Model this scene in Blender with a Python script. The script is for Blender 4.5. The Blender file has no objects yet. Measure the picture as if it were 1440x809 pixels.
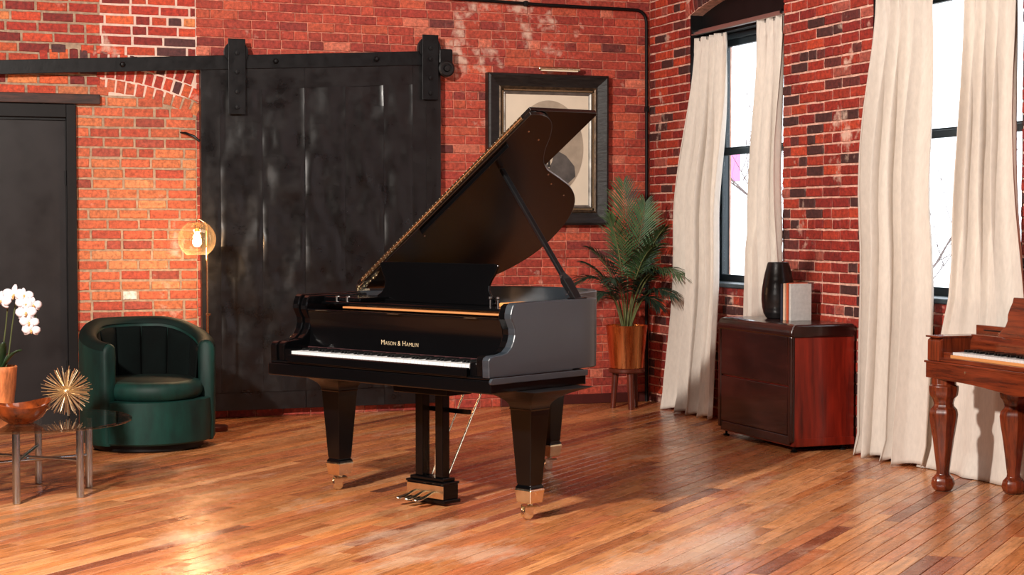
import bpy, bmesh, math, random
from mathutils import Vector, Matrix
import numpy as np
random.seed(7)
PI = math.pi
sc = bpy.context.scene
COL = sc.collection

# ---------------------------------------------------------------- camera
CAM = Vector((-5.597, -11.989, 1.40)); FPX = 2350.0; YAW = .355; PITCH = .038
cd = bpy.data.cameras.new('camera'); cam = bpy.data.objects.new('camera', cd); COL.objects.link(cam)
cd.sensor_fit = 'HORIZONTAL'; cd.sensor_width = 36; cd.lens = 36 * FPX / 1440
cam.location = CAM; cam.rotation_euler = (PI/2 - PITCH, 0, -YAW); cd.clip_end = 200
sc.camera = cam
FW = Vector((math.sin(YAW)*math.cos(PITCH), math.cos(YAW)*math.cos(PITCH), -math.sin(PITCH)))
RT = Vector((math.cos(YAW), -math.sin(YAW), 0)); UP = RT.cross(FW)
def proj(p):
    q = Vector(p) - CAM; z = q.dot(FW)
    return (720 + FPX*q.dot(RT)/z, 404.5 - FPX*q.dot(UP)/z, z)

# ---------------------------------------------------------------- world, light, exposure
w = bpy.data.worlds.new('world'); sc.world = w; w.use_nodes = True
bg = w.node_tree.nodes['Background']
bg.inputs[0].default_value = (0.86, 0.93, 1.0, 1); bg.inputs[1].default_value = 3.6
def area(name, loc, target, size, power, color, sy=None):
    l = bpy.data.lights.new(name, 'AREA'); l.energy = power; l.color = color
    l.shape = 'RECTANGLE'; l.size = size; l.size_y = sy or size
    o = bpy.data.objects.new(name, l); COL.objects.link(o); o.location = loc
    o.rotation_euler = (Vector(target)-Vector(loc)).to_track_quat('-Z', 'Y').to_euler(); return o
area('softbox_light', (-7.1, -7.5, 3.6), (-1.4, -2.8, .8), .24, 660, (1, .92, .84))
area('overhead_fill_near', (-4.2, -5.6, 4.0), (-4.2, -5.4, 0), 2.2, 34, (1, .92, .84))  # unseen overhead area fill, added to brighten floor and room
area('overhead_fill_far', (-1.9, -2.6, 4.0), (-1.9, -2.2, 0), 1.6, 26, (1, .94, .88))  # unseen overhead area light, put in for the floor highlight and palm
sc.view_settings.view_transform = 'Standard'; sc.view_settings.look = 'None'
sc.view_settings.gamma = 1; sc.view_settings.exposure = 0.12
try: sc.view_settings.use_curve_mapping = False
except Exception: pass

# ---------------------------------------------------------------- helpers
def lin(c):
    return tuple(((v/255)/12.92 if v/255 <= .04045 else ((v/255+.055)/1.055)**2.4) for v in c)
MATS = {}
def nd(nt, t, **kw):
    n = nt.nodes.new(t)
    for k, v in kw.items():
        if k.startswith('i_'): n.inputs[k[2:].replace('_', ' ')].default_value = v
        else: setattr(n, k, v)
    return n
def ramp(nt, stops):
    r = nt.nodes.new('ShaderNodeValToRGB'); e = r.color_ramp.elements
    e[0].position, e[0].color = stops[0][0], (*stops[0][1], 1)
    e[1].position, e[1].color = stops[-1][0], (*stops[-1][1], 1)
    for p, c in stops[1:-1]:
        x = e.new(p); x.color = (*c, 1)
    return r
def mat(name, rgb, rough=.5, metal=0., nscale=0, namt=.15, bump=0, stretch=None, rvar=0, coat=0, sheen=0, spec=None, coord='Object', dark=None, bscale=None):
    """principled material with soft procedural variation of colour, relief and roughness"""
    if name in MATS: return MATS[name]
    m = bpy.data.materials.new(name); m.use_nodes = True; nt = m.node_tree
    b = nt.nodes['Principled BSDF']; base = lin(rgb)
    b.inputs['Base Color'].default_value = (*base, 1)
    b.inputs['Roughness'].default_value = rough; b.inputs['Metallic'].default_value = metal
    if coat: b.inputs['Coat Weight'].default_value = coat; b.inputs['Coat Roughness'].default_value = .06
    if sheen:
        b.inputs['Sheen Weight'].default_value = sheen; b.inputs['Sheen Roughness'].default_value = .35
        b.inputs['Sheen Tint'].default_value = (*[min(1, v*6+.1) for v in base], 1)
    if spec is not None: b.inputs['Specular IOR Level'].default_value = spec
    if nscale:
        tc = nd(nt, 'ShaderNodeTexCoord'); mp = nd(nt, 'ShaderNodeMapping')
        nt.links.new(tc.outputs[coord], mp.inputs[0])
        if stretch: mp.inputs['Scale'].default_value = stretch
        no = nd(nt, 'ShaderNodeTexNoise', i_Scale=nscale, i_Detail=6., i_Roughness=.6)
        nt.links.new(mp.outputs[0], no.inputs['Vector'])
        d = lin(dark) if dark else tuple(v*(1-namt*1.6) for v in base)
        r = ramp(nt, [(.3, d), (.7, tuple(min(1, v*(1+namt)) for v in base))])
        nt.links.new(no.outputs['Fac'], r.inputs[0]); nt.links.new(r.outputs[0], b.inputs['Base Color'])
        if bump:
            n2 = no
            if bscale:
                n2 = nd(nt, 'ShaderNodeTexNoise', i_Scale=bscale, i_Detail=5.); nt.links.new(mp.outputs[0], n2.inputs['Vector'])
            bp = nd(nt, 'ShaderNodeBump', i_Strength=bump, i_Distance=.01)
            nt.links.new(n2.outputs['Fac'], bp.inputs['Height']); nt.links.new(bp.outputs[0], b.inputs['Normal'])
        if rvar:
            mr = nd(nt, 'ShaderNodeMapRange'); mr.inputs[1].default_value = .3; mr.inputs[2].default_value = .7
            mr.inputs[3].default_value = max(.02, rough-rvar); mr.inputs[4].default_value = min(1, rough+rvar)
            nt.links.new(no.outputs['Fac'], mr.inputs[0]); nt.links.new(mr.outputs[0], b.inputs['Roughness'])
    MATS[name] = m; return m

def clear_glass(name, tint=(1, 1, 1), rough=.02, base=.05, top=.55, gloss=(1, 1, 1)):
    m = bpy.data.materials.new(name); m.use_nodes = True; nt = m.node_tree; nt.nodes.clear()
    o = nd(nt, 'ShaderNodeOutputMaterial'); mx = nd(nt, 'ShaderNodeMixShader'); lw = nd(nt, 'ShaderNodeLayerWeight', i_Blend=.5)
    pw = nd(nt, 'ShaderNodeMath', operation='POWER'); pw.inputs[1].default_value = 4.
    mr = nd(nt, 'ShaderNodeMapRange'); mr.inputs[3].default_value = base; mr.inputs[4].default_value = top
    t = nd(nt, 'ShaderNodeBsdfTransparent'); t.inputs[0].default_value = (*tint, 1)
    g = nd(nt, 'ShaderNodeBsdfGlossy', i_Roughness=rough); g.inputs[0].default_value = (*gloss, 1)
    L = nt.links.new; L(lw.outputs['Facing'], pw.inputs[0]); L(pw.outputs[0], mr.inputs[0]); L(mr.outputs[0], mx.inputs[0])
    L(t.outputs[0], mx.inputs[1]); L(g.outputs[0], mx.inputs[2]); L(mx.outputs[0], o.inputs[0]); return m

class MB:
    """collects geometry; build() links it as ONE mesh object"""
    def __init__(s): s.v = []; s.f = []; s.c = []; s.cc = None
    def add(s, vs, fs):
        o = len(s.v); s.v += [tuple(v) for v in vs]; s.f += [[i+o for i in f] for f in fs]
        if s.cc is not None: s.c += [s.cc]*len(fs)
    def box(s, c, d, rot=None, M=None):
        x, y, z = d[0]/2, d[1]/2, d[2]/2
        vs = [Vector((a*x, b*y, e*z)) for a in (-1, 1) for b in (-1, 1) for e in (-1, 1)]
        if rot: vs = [rot @ v for v in vs]
        vs = [v+Vector(c) for v in vs]
        if M: vs = [M @ v for v in vs]
        s.add(vs, [(0,1,3,2),(4,6,7,5),(0,4,5,1),(2,3,7,6),(0,2,6,4),(1,5,7,3)]); return s
    def bx(s, x0, x1, y0, y1, z0, z1): return s.box(((x0+x1)/2, (y0+y1)/2, (z0+z1)/2), (abs(x1-x0), abs(y1-y0), abs(z1-z0)))
    def prism(s, poly, axis, a, b):
        """poly of 2D points in the two remaining axes (cyclic order), extruded a..b along axis"""
        def P(u, v, t):
            return {'x': (t, u, v), 'y': (u, t, v), 'z': (u, v, t)}[axis]
        n = len(poly); vs = [P(u, v, a) for u, v in poly]+[P(u, v, b) for u, v in poly]
        s.add(vs, [list(range(n))[::-1], list(range(n, 2*n))]+[(i, (i+1) % n, n+(i+1) % n, n+i) for i in range(n)]); return s
    def lathe(s, prof, c=(0,0,0), seg=32, caps=True, a0=0, a1=2*PI, axis='z'):
        full = abs(a1-a0-2*PI) < 1e-6; m = seg if full else seg+1; vs = []
        for r, z in prof:
            for k in range(m):
                a = a0+(a1-a0)*k/seg; x, y = r*math.cos(a), r*math.sin(a)
                v = {'z': (x, y, z), 'x': (z, x, y), 'y': (x, z, y)}[axis]
                vs.append((v[0]+c[0], v[1]+c[1], v[2]+c[2]))
        fs = []
        for i in range(len(prof)-1):
            for k in range(seg):
                a, b = i*m+k, i*m+(k+1) % m
                fs.append((a, b, b+m, a+m))
        if caps and full:
            if prof[0][0] > 1e-5: fs.append(list(range(m))[::-1])
            if prof[-1][0] > 1e-5: fs.append([(len(prof)-1)*m+k for k in range(m)])
        s.add(vs, fs); return s
    def tube(s, pts, r, seg=8, caps=True):
        pts = [Vector(p) for p in pts]; n = len(pts); rs = r if isinstance(r, (list, tuple)) else [r]*n
        t0 = (pts[1]-pts[0]).normalized(); up = Vector((0,0,1)) if abs(t0.z) < .9 else Vector((1,0,0))
        nrm = t0.cross(up).normalized(); vs = []
        for i, p in enumerate(pts):
            t = (pts[min(i+1, n-1)]-pts[max(i-1, 0)]).normalized()
            nrm = (nrm - t*nrm.dot(t)).normalized(); bn = t.cross(nrm)
            for k in range(seg):
                a = 2*PI*k/seg; vs.append(p+(nrm*math.cos(a)+bn*math.sin(a))*rs[i])
        fs = [(i*seg+k, i*seg+(k+1) % seg, (i+1)*seg+(k+1) % seg, (i+1)*seg+k) for i in range(n-1) for k in range(seg)]
        if caps: fs += [list(range(seg))[::-1], [(n-1)*seg+k for k in range(seg)]]
        s.add(vs, fs); return s
    def rings(s, rings, caps=True, closed=True):
        n = len(rings[0]); vs = [v for r in rings for v in r]; m = n if closed else n-1
        fs = [(i*n+k, i*n+(k+1) % n, (i+1)*n+(k+1) % n, (i+1)*n+k) for i in range(len(rings)-1) for k in range(m)]
        if caps and closed: fs += [list(range(n))[::-1], [(len(rings)-1)*n+k for k in range(n)]]
        s.add(vs, fs); return s
    def sq(s, stations, c=(0,0), sides=4, ang=PI/4):
        """stack of polygon rings: stations (half-width, z)"""
        q = math.cos(PI/sides)
        return s.rings([[(c[0]+h/q*math.cos(ang+2*PI*k/sides), c[1]+h/q*math.sin(ang+2*PI*k/sides), z) for k in range(sides)] for h, z in stations])
    def grid(s, fn, nu, nv):
        vs = [fn(i/nu, j/nv) for j in range(nv+1) for i in range(nu+1)]
        s.add(vs, [(j*(nu+1)+i, j*(nu+1)+i+1, (j+1)*(nu+1)+i+1, (j+1)*(nu+1)+i) for j in range(nv) for i in range(nu)]); return s
    def build(s, name, m, parent=None, smooth=False, bevel=0, solid=0, sub=0, kind=None, label=None, bseg=2, rec=True):
        me = bpy.data.meshes.new(name); me.from_pydata(s.v, [], s.f); me.update()
        if s.c:
            ca = me.color_attributes.new('tone', 'FLOAT_COLOR', 'CORNER')
            arr = np.ones((len(me.loops), 4), 'f'); li = 0
            for pi_, p in enumerate(me.polygons):
                arr[li:li+p.loop_total, :3] = s.c[pi_]; li += p.loop_total
            ca.data.foreach_set('color', arr.ravel())
        if rec:
            bm = bmesh.new(); bm.from_mesh(me); bmesh.ops.recalc_face_normals(bm, faces=bm.faces); bm.to_mesh(me); bm.free()
        if m: me.materials.append(m)
        if smooth:
            me.polygons.foreach_set('use_smooth', [True]*len(me.polygons))
            try: me.set_sharp_from_angle(angle=math.radians(smooth if smooth is not True else 40))
            except Exception: pass
        o = bpy.data.objects.new(name, me); COL.objects.link(o)
        if parent: o.parent = parent
        if bevel:
            md = o.modifiers.new('bevel', 'BEVEL'); md.width = bevel; md.segments = bseg; md.limit_method = 'ANGLE'; md.angle_limit = .6
        if solid:
            md = o.modifiers.new('solid', 'SOLIDIFY'); md.thickness = solid; md.offset = 0
        if sub:
            md = o.modifiers.new('sub', 'SUBSURF'); md.levels = sub; md.render_levels = sub
        if kind: o['kind'] = kind
        if label: o['label'] = label
        return o
def empty(name, loc=(0,0,0), rz=0, label=None, cat=None, group=None, kind=None):
    o = bpy.data.objects.new(name, None); COL.objects.link(o); o.location = loc; o.rotation_euler = (0,0,rz)
    o.empty_display_size = .1
    return tag(o, label, cat, group, kind)
def tag(o, label=None, cat=None, group=None, kind=None):
    if label: o['label'] = label
    if cat: o['category'] = cat
    if group: o['group'] = group
    if kind: o['kind'] = kind
    return o

# ---------------------------------------------------------------- masonry and plank materials (tone comes from each piece)
def piece_mat(name, src, kind):
    m = bpy.data.materials.new(name); m.use_nodes = True; nt = m.node_tree; L = nt.links.new
    b = nt.nodes['Principled BSDF']
    if src == 'object': o = nd(nt, 'ShaderNodeObjectInfo'); tone = o.outputs['Color']
    else: o = nd(nt, 'ShaderNodeAttribute', attribute_name='tone'); tone = o.outputs['Color']
    geo = nd(nt, 'ShaderNodeNewGeometry')
    if kind == 'brick':
        n1 = nd(nt, 'ShaderNodeTexNoise', i_Scale=38., i_Detail=8., i_Roughness=.65); L(geo.outputs['Position'], n1.inputs['Vector'])
        n2 = nd(nt, 'ShaderNodeTexNoise', i_Scale=9., i_Detail=5., i_Roughness=.6); L(geo.outputs['Position'], n2.inputs['Vector'])
        r1 = ramp(nt, [(.28, (.45,.40,.40)), (.5, (1,1,1)), (.70, (1.55,1.5,1.45))]); L(n1.outputs['Fac'], r1.inputs[0])
        mx = nd(nt, 'ShaderNodeMix', data_type='RGBA', blend_type='MULTIPLY'); mx.inputs[0].default_value = 1
        L(tone, mx.inputs[6]); L(r1.outputs[0], mx.inputs[7])
        # lime bloom: pale efflorescence in broken patches
        n3 = nd(nt, 'ShaderNodeTexNoise', i_Scale=2.3, i_Detail=3., i_Roughness=.5); L(geo.outputs['Position'], n3.inputs['Vector'])
        ad = nd(nt, 'ShaderNodeMath', operation='ADD'); L(n3.outputs['Fac'], ad.inputs[0])
        ml = nd(nt, 'ShaderNodeMath', operation='MULTIPLY'); L(n2.outputs['Fac'], ml.inputs[0]); ml.inputs[1].default_value = .8
        L(ml.outputs[0], ad.inputs[1])
        # more of it near one washed-out spot of the old wall
        ds = nd(nt, 'ShaderNodeVectorMath', operation='DISTANCE'); L(geo.outputs['Position'], ds.inputs[0]); ds.inputs[1].default_value = (-1.25, 0, 2.85)
        mr = nd(nt, 'ShaderNodeMapRange'); L(ds.outputs['Value'], mr.inputs[0])
        for i_, v_ in ((1,.15),(2,.75),(3,.17),(4,0)): mr.inputs[i_].default_value = v_
        ad2 = nd(nt, 'ShaderNodeMath', operation='ADD'); L(ad.outputs[0], ad2.inputs[0]); L(mr.outputs[0], ad2.inputs[1])
        r3 = ramp(nt, [(.0, (0,0,0)), (1., (1,1,1))]); 
        mr3 = nd(nt, 'ShaderNodeMapRange'); L(ad2.outputs[0], mr3.inputs[0])
        for i_, v_ in ((1,1.055),(2,1.19),(3,0),(4,.8)): mr3.inputs[i_].default_value = v_
        m2 = nd(nt, 'ShaderNodeMix', data_type='RGBA'); L(mr3.outputs[0], m2.inputs[0]); L(mx.outputs[2], m2.inputs[6]); m2.inputs[7].default_value = (*lin((222,190,170)), 1)
        L(m2.outputs[2], b.inputs['Base Color'])
        b.inputs['Roughness'].default_value = .72
        bp = nd(nt, 'ShaderNodeBump', i_Strength=.55, i_Distance=.006); L(n1.outputs['Fac'], bp.inputs['Height']); L(bp.outputs[0], b.inputs['Normal'])
    else:
        mp = nd(nt, 'ShaderNodeMapping'); L(geo.outputs['Position'], mp.inputs[0]); mp.vector_type = 'TEXTURE'
        mp.inputs['Rotation'].default_value = (0, 0, PI/2-BOARD); mp.inputs['Scale'].default_value = (1, .06, 1)
        # every board gets its own stretch of grain
        ofs = nd(nt, 'ShaderNodeVectorMath', operation='SCALE'); L(tone, ofs.inputs[0]); ofs.inputs['Scale'].default_value = 37.
        ad = nd(nt, 'ShaderNodeVectorMath', operation='ADD'); L(mp.outputs[0], ad.inputs[0]); L(ofs.outputs[0], ad.inputs[1])
        n1 = nd(nt, 'ShaderNodeTexNoise', i_Scale=5., i_Detail=8., i_Roughness=.62); L(ad.outputs[0], n1.inputs['Vector'])
        r1 = ramp(nt, [(.3, (.5,.42,.36)), (.5, (1,1,1)), (.7, (1.3,1.22,1.15))]); L(n1.outputs['Fac'], r1.inputs[0])
        mx = nd(nt, 'ShaderNodeMix', data_type='RGBA', blend_type='MULTIPLY'); mx.inputs[0].default_value = 1
        L(tone, mx.inputs[6]); L(r1.outputs[0], mx.inputs[7])
        # worn pale scuffs and dark traffic stains, elongated along the boards
        mp2 = nd(nt, 'ShaderNodeMapping', vector_type='TEXTURE'); L(geo.outputs['Position'], mp2.inputs[0])
        mp2.inputs['Rotation'].default_value = (0, 0, PI/2-BOARD); mp2.inputs['Scale'].default_value = (1, .35, 1)
        n2 = nd(nt, 'ShaderNodeTexNoise', i_Scale=.9, i_Detail=9., i_Roughness=.72); L(mp2.outputs[0], n2.inputs['Vector'])
        spot = n2.outputs['Fac']     # pale tone strengthened around a few set spots
        for cx_, cy_, r_ in PALE_SPOTS:
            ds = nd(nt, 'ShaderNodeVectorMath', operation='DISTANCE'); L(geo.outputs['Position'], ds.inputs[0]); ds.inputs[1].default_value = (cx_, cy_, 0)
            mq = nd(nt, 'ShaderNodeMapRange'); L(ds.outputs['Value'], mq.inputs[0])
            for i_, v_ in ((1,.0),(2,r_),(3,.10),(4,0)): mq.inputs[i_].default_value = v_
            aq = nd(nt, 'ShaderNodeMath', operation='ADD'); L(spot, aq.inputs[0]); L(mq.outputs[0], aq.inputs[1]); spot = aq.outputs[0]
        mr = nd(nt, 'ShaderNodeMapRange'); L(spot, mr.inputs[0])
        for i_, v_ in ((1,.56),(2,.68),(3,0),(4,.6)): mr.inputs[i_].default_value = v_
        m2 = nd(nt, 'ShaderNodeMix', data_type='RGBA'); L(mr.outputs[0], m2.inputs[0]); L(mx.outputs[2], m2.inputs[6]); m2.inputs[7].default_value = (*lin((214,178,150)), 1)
        mrd = nd(nt, 'ShaderNodeMapRange'); L(n2.outputs['Fac'], mrd.inputs[0])
        for i_, v_ in ((1,.44),(2,.30),(3,0),(4,.65)): mrd.inputs[i_].default_value = v_
        m3 = nd(nt, 'ShaderNodeMix', data_type='RGBA'); L(mrd.outputs[0], m3.inputs[0]); L(m2.outputs[2], m3.inputs[6]); m3.inputs[7].default_value = (*lin((96,50,34)), 1)
        L(m3.outputs[2], b.inputs['Base Color'])
        n3 = nd(nt, 'ShaderNodeTexNoise', i_Scale=6., i_Detail=6., i_Roughness=.7); L(geo.outputs['Position'], n3.inputs['Vector'])
        rr = nd(nt, 'ShaderNodeMapRange'); L(n3.outputs['Fac'], rr.inputs[0])
        for i_, v_ in ((1,.3),(2,.7),(3,.15),(4,.38)): rr.inputs[i_].default_value = v_
        L(rr.outputs[0], b.inputs['Roughness'])
        bp = nd(nt, 'ShaderNodeBump', i_Strength=.25, i_Distance=.003); L(n1.outputs['Fac'], bp.inputs['Height']); L(bp.outputs[0], b.inputs['Normal'])
    return m
PALE_SPOTS = [(-3.85, -5.2, .6), (-3.3, -5.3, .5), (-3.2, -4.6, .5), (-2.35, -5.5, .6), (-2.6, -5.9, .5), (-4.3, -4.5, .4)]
BOARD = math.radians(48.5)      # floor boards run this far clockwise from +y
BR_O, BR_A = piece_mat('brick_single', 'object', 'brick'), piece_mat('brick_joined', 'tone', 'brick')
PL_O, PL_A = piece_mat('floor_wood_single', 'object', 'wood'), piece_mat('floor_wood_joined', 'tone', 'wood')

M_mortar_grey = mat('mortar_buff', (176,150,126), .9, nscale=30, namt=.25, bump=.5, coord='Object')
M_mortar_red = mat('mortar_washed_red', (208,132,110), .9, nscale=24, namt=.35, bump=.5)
M_mortar_pink = mat('mortar_pinkish', (226,176,156), .9, nscale=24, namt=.25, bump=.6)
M_black_paint = mat('black_paint', (18,16,17), .5, nscale=8, namt=.2, spec=.22)
M_door_paint = mat('charcoal_door_paint', (34,30,31), .42, nscale=3, namt=.15, rvar=.08, spec=.3)
M_iron = mat('black_iron', (17,17,19), .45, nscale=14, namt=.3, bump=.15, rvar=.1, spec=.25)
M_sheet = mat('black_sheet_metal', (17,16,17), .34, nscale=7, namt=.3, rvar=.1, bump=.06)
M_dark_wood = mat('charred_wood', (62,34,26), .6, nscale=6, namt=.5, stretch=(1, 8, 8), bump=.3)
M_plaster = mat('plaster_white', (128,122,118), .8, nscale=3, namt=.05)
M_window = mat('window_frame_teal_black', (36,48,54), .4, nscale=10, namt=.15)
# ================================================================ THE SETTING
RX0, RY0, RZ1 = -7.8, -13.4, 4.3      # far corner and height of the room
# ---- floor
sub = MB().bx(RX0-.3, .3, RY0-.3, .3, -.2, -.02).build('floor', mat('subfloor', (40,24,16), .9, nscale=5), kind='structure')
def plank_mesh():
    me = MB(); W = .0749; b = .0014
    vs = []
    for x, i in ((0, 0), (1, 0)):
        for y, z in ((-W/2, -.02), (-W/2, -b), (-W/2+b*1.3, 0), (W/2-b*1.3, 0), (W/2, -b), (W/2, -.02)): vs.append((x, y, z))
    fs = [(k, k+1, k+7, k+6) for k in range(5)]+[(5, 0, 6, 11)]+[(5,4,3,2,1,0), (6,7,8,9,10,11)]
    return vs, fs
pv, pf = plank_mesh()
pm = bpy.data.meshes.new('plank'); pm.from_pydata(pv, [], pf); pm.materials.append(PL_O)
bd = Vector((math.sin(BOARD), math.cos(BOARD), 0)); bn = Vector((math.cos(BOARD), -math.sin(BOARD), 0))
rp = random.Random(11); planks = []
def clip_line(v):
    t0, t1 = -99, 99; p = bn*v
    for a, lo, hi in ((0, RX0, .0), (1, RY0, .0)):
        u0, u1 = (lo-p[a])/bd[a], (hi-p[a])/bd[a]; t0 = max(t0, min(u0, u1)); t1 = min(t1, max(u0, u1))
    return t0, t1
PW = .077
PTONES = [(194,128,80), (188,118,70), (200,136,86), (182,110,66), (196,124,72), (174,102,62), (204,142,94), (190,118,76)]
n = int(12/PW)
for i in range(-n*2, n*2):
    v = i*PW; t0, t1 = clip_line(v)
    if t1-t0 < .05: continue
    t0 -= .06; t1 += .06; t = t0-rp.uniform(0, 1.2)
    strip_dark = rp.random() < .05
    while t < t1:
        l = rp.uniform(.7, 2.3); a, b_ = max(t, t0), min(t+l, t1); t += l
        if b_-a < .05: continue
        c = rp.choice(PTONES); k = rp.uniform(.86, 1.08)
        if strip_dark and rp.random() < .75: c, k = (122,68,46), rp.uniform(.85, 1.1)
        elif rp.random() < .05: c = (146,82,54)
        col = tuple(q*k*k for q in lin(c)); mid = bn*v+bd*(a+b_)/2
        px, py, pz = proj((mid.x, mid.y, 0))
        e0, e1 = proj((bn*v+bd*a)), proj((bn*v+bd*b_))
        vis = pz > 1 and any(0 < q[0] < 1440 and q[1] < 815 and q[2] > 0 for q in (e0, (px, py, pz), e1))
        planks.append((((b_-a)/(pz*pz)) if vis else 0, v, a, b_, col))
planks.sort(key=lambda q: -q[0])
mb = MB()
for k, (sc_, v, a, b_, col) in enumerate(planks):
    dz = rp.uniform(-.0006, .0006); o3 = bn*v+bd*(a+.0006)
    if k < 300:
        o = bpy.data.objects.new('plank', pm); COL.objects.link(o); o.parent = sub; o.location = (o3.x, o3.y, dz)
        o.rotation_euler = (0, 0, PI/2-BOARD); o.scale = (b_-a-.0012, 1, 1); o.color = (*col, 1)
    else:
        mb.cc = col; L_ = b_-a-.0012
        mb.add([o3+bd*(x*L_)-bn*y+Vector((0, 0, z+dz)) for x, y, z in pv], pf)
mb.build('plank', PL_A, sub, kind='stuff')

# ---- brick templates: face toward -y, centred on x, bottom at z = 0; unit size 1 x 1 with true-size arris
def brick_template(L_, H, seed):
    r = random.Random(seed); e = .0035; j = lambda s=.0016: r.uniform(-s, s); pts = []
    hx = L_/2
    base = [(-hx, 0), (-hx/3, 0), (hx/3, 0), (hx, 0), (hx, H/2), (hx, H), (hx/3, H), (-hx/3, H), (-hx, H), (-hx, H/2)]
    outer = [(x+j(), z+j()) for x, z in base]
    vs = [(x, .03, z) for x, z in outer]+[(x, .0045, z) for x, z in outer]
    for x, z in outer:
        vs.append((x-math.copysign(e, x)*(1 if abs(x) > hx*.9 else 0), j(.0010), z+(e if z < H*.3 else (-e if z > H*.7 else 0))))
    n = 10
    fs = [(k, (k+1) % n, n+(k+1) % n, n+k) for k in range(n)]+[(n+k, n+(k+1) % n, 2*n+(k+1) % n, 2*n+k) for k in range(n)]
    fs += [(20,21,28,29), (21,22,27,28), (22,23,24,27), (24,25,26,27)] if False else [(20,21,27,28,29), (21,22,26,27), (22,23,24,25,26)]
    return vs, fs
TPL = {}
for typ, L_ in (('s', .196), ('h', .094), ('q', .14)):
    TPL[typ] = []
    for k in range(4):
        vs, fs = brick_template(L_, .056, hash_ if False else (k*7+int(L_*1000)))
        me = bpy.data.meshes.new('brick'); me.from_pydata(vs, [], fs); me.materials.append(BR_O)
        bm = bmesh.new(); bm.from_mesh(me); bmesh.ops.recalc_face_normals(bm, faces=bm.faces)
        if sum((f.normal.y for f in bm.faces if abs(f.normal.y) > .9)) > 0: bmesh.ops.reverse_faces(bm, faces=bm.faces)
        bm.to_mesh(me); bm.free()
        TPL[typ].append((L_, vs, fs, me))
def lay(bricks, wall, toW, rz, nsingle, hide):
    """bricks: (u, z, length, height, tilt, colour); toW maps (u, depth, z) to the room"""
    r = random.Random(5); lst = []
    for b in bricks:
        u, z, l, h, t, c = b; p = toW(u, 0, z+h/2); px, py, pz = proj(p)
        s = 0
        if -15 < px < 1455 and -8 < py < 817 and not hide(px, py, u, z): s = l*h/(pz*pz)*(1 if rz == 0 else .6) * (0.2 if l < .05 else 1)
        lst.append((s, b))
    lst.sort(key=lambda q: -q[0]); mb = MB()
    for k, (s, (u, z, l, h, t, c)) in enumerate(lst):
        typ = 'h' if l < .112 else ('q' if l < .165 else 's'); L_, vs, fs, me = r.choice(TPL[typ])
        dy = r.uniform(-.0025, .0025); sx, sz = l/L_, h/.056
        if k < nsingle and s > 0:
            o = bpy.data.objects.new('brick', me); COL.objects.link(o); o.parent = wall
            o.location = toW(u, dy, z); o.rotation_euler = (0, t, rz) if rz == 0 else (0, 0, rz); o.scale = (sx, 1, sz); o.color = (*c, 1)
            if rz != 0 and t: o.rotation_euler = (Matrix.Rotation(rz, 3, 'Z') @ Matrix.Rotation(t, 3, 'Y')).to_euler()
        else:
            mb.cc = c; ct, st = math.cos(t), math.sin(t); out = []
            for x, y, zz in vs:
                x, zz = x*sx, zz*sz; out.append(toW(u+x*ct+zz*st, y+dy, z-x*st+zz*ct))
            mb.add(out, fs)
    mb.build('brick', BR_A, wall, kind='stuff')
def course(intervals, z, h, pitch, jw, phase, header_p, tone, out, rng, all_header=False, jit=.004):
    """fill the free intervals of one course with bricks"""
    for a, b in intervals:
        x = a-phase*.21 if not all_header else a
        first = True
        while x < b-.02:
            hd = all_header or rng.random() < header_p
            l = (.094 if hd else .196)+rng.uniform(-jit, jit)
            s, e = max(x, a), min(x+l, b)
            if b-e < .035: e = b
            if e-s > .028: out.append(((s+e)/2, z+rng.uniform(-.0015, .0015), e-s, h+rng.uniform(-.002, .002), rng.uniform(-.006, .006), tone((s+e)/2, z)))
            if e >= b: break
            x = x+l+jw+rng.uniform(-.0015, .0015)
def cut(iv, a, b):
    o = []
    for s, e in iv:
        if b <= s or a >= e: o.append((s, e)); continue
        if a-s > .02: o.append((s, a))
        if e-b > .02: o.append((b, e))
    return o
rb = random.Random(21)
def pick(table, k=(.85, 1.12)):
    t = rb.random()*sum(w_ for w_, c in table)
    for w_, c in table:
        t -= w_
        if t <= 0: break
    q = rb.uniform(*k); return tuple(v*q for v in lin(c))
T_ORANGE = [(5, (198,100,66)), (4, (190,90,60)), (3, (204,116,74)), (2, (178,76,54)), (1.0, (214,138,92)), (.8, (158,72,56))]
T_LEFT = [(4, (170,52,36)), (4, (196,72,42)), (2, (206,92,50)), (2, (130,38,32)), (1.3, (84,44,44)), (.8, (220,130,76))]
T_MAIN = [(5, (170,66,50)), (4, (180,74,54)), (3, (158,58,46)), (2, (190,86,60)), (1, (140,52,44)), (.8, (198,108,84)), (.25, (108,48,44))]
T_RIGHT = [(5, (142,40,28)), (4, (156,50,32)), (3, (126,34,28)), (2, (176,62,36)), (2.6, (70,36,34)), (1.2, (96,40,36)), (.8, (160,80,66))]

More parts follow.
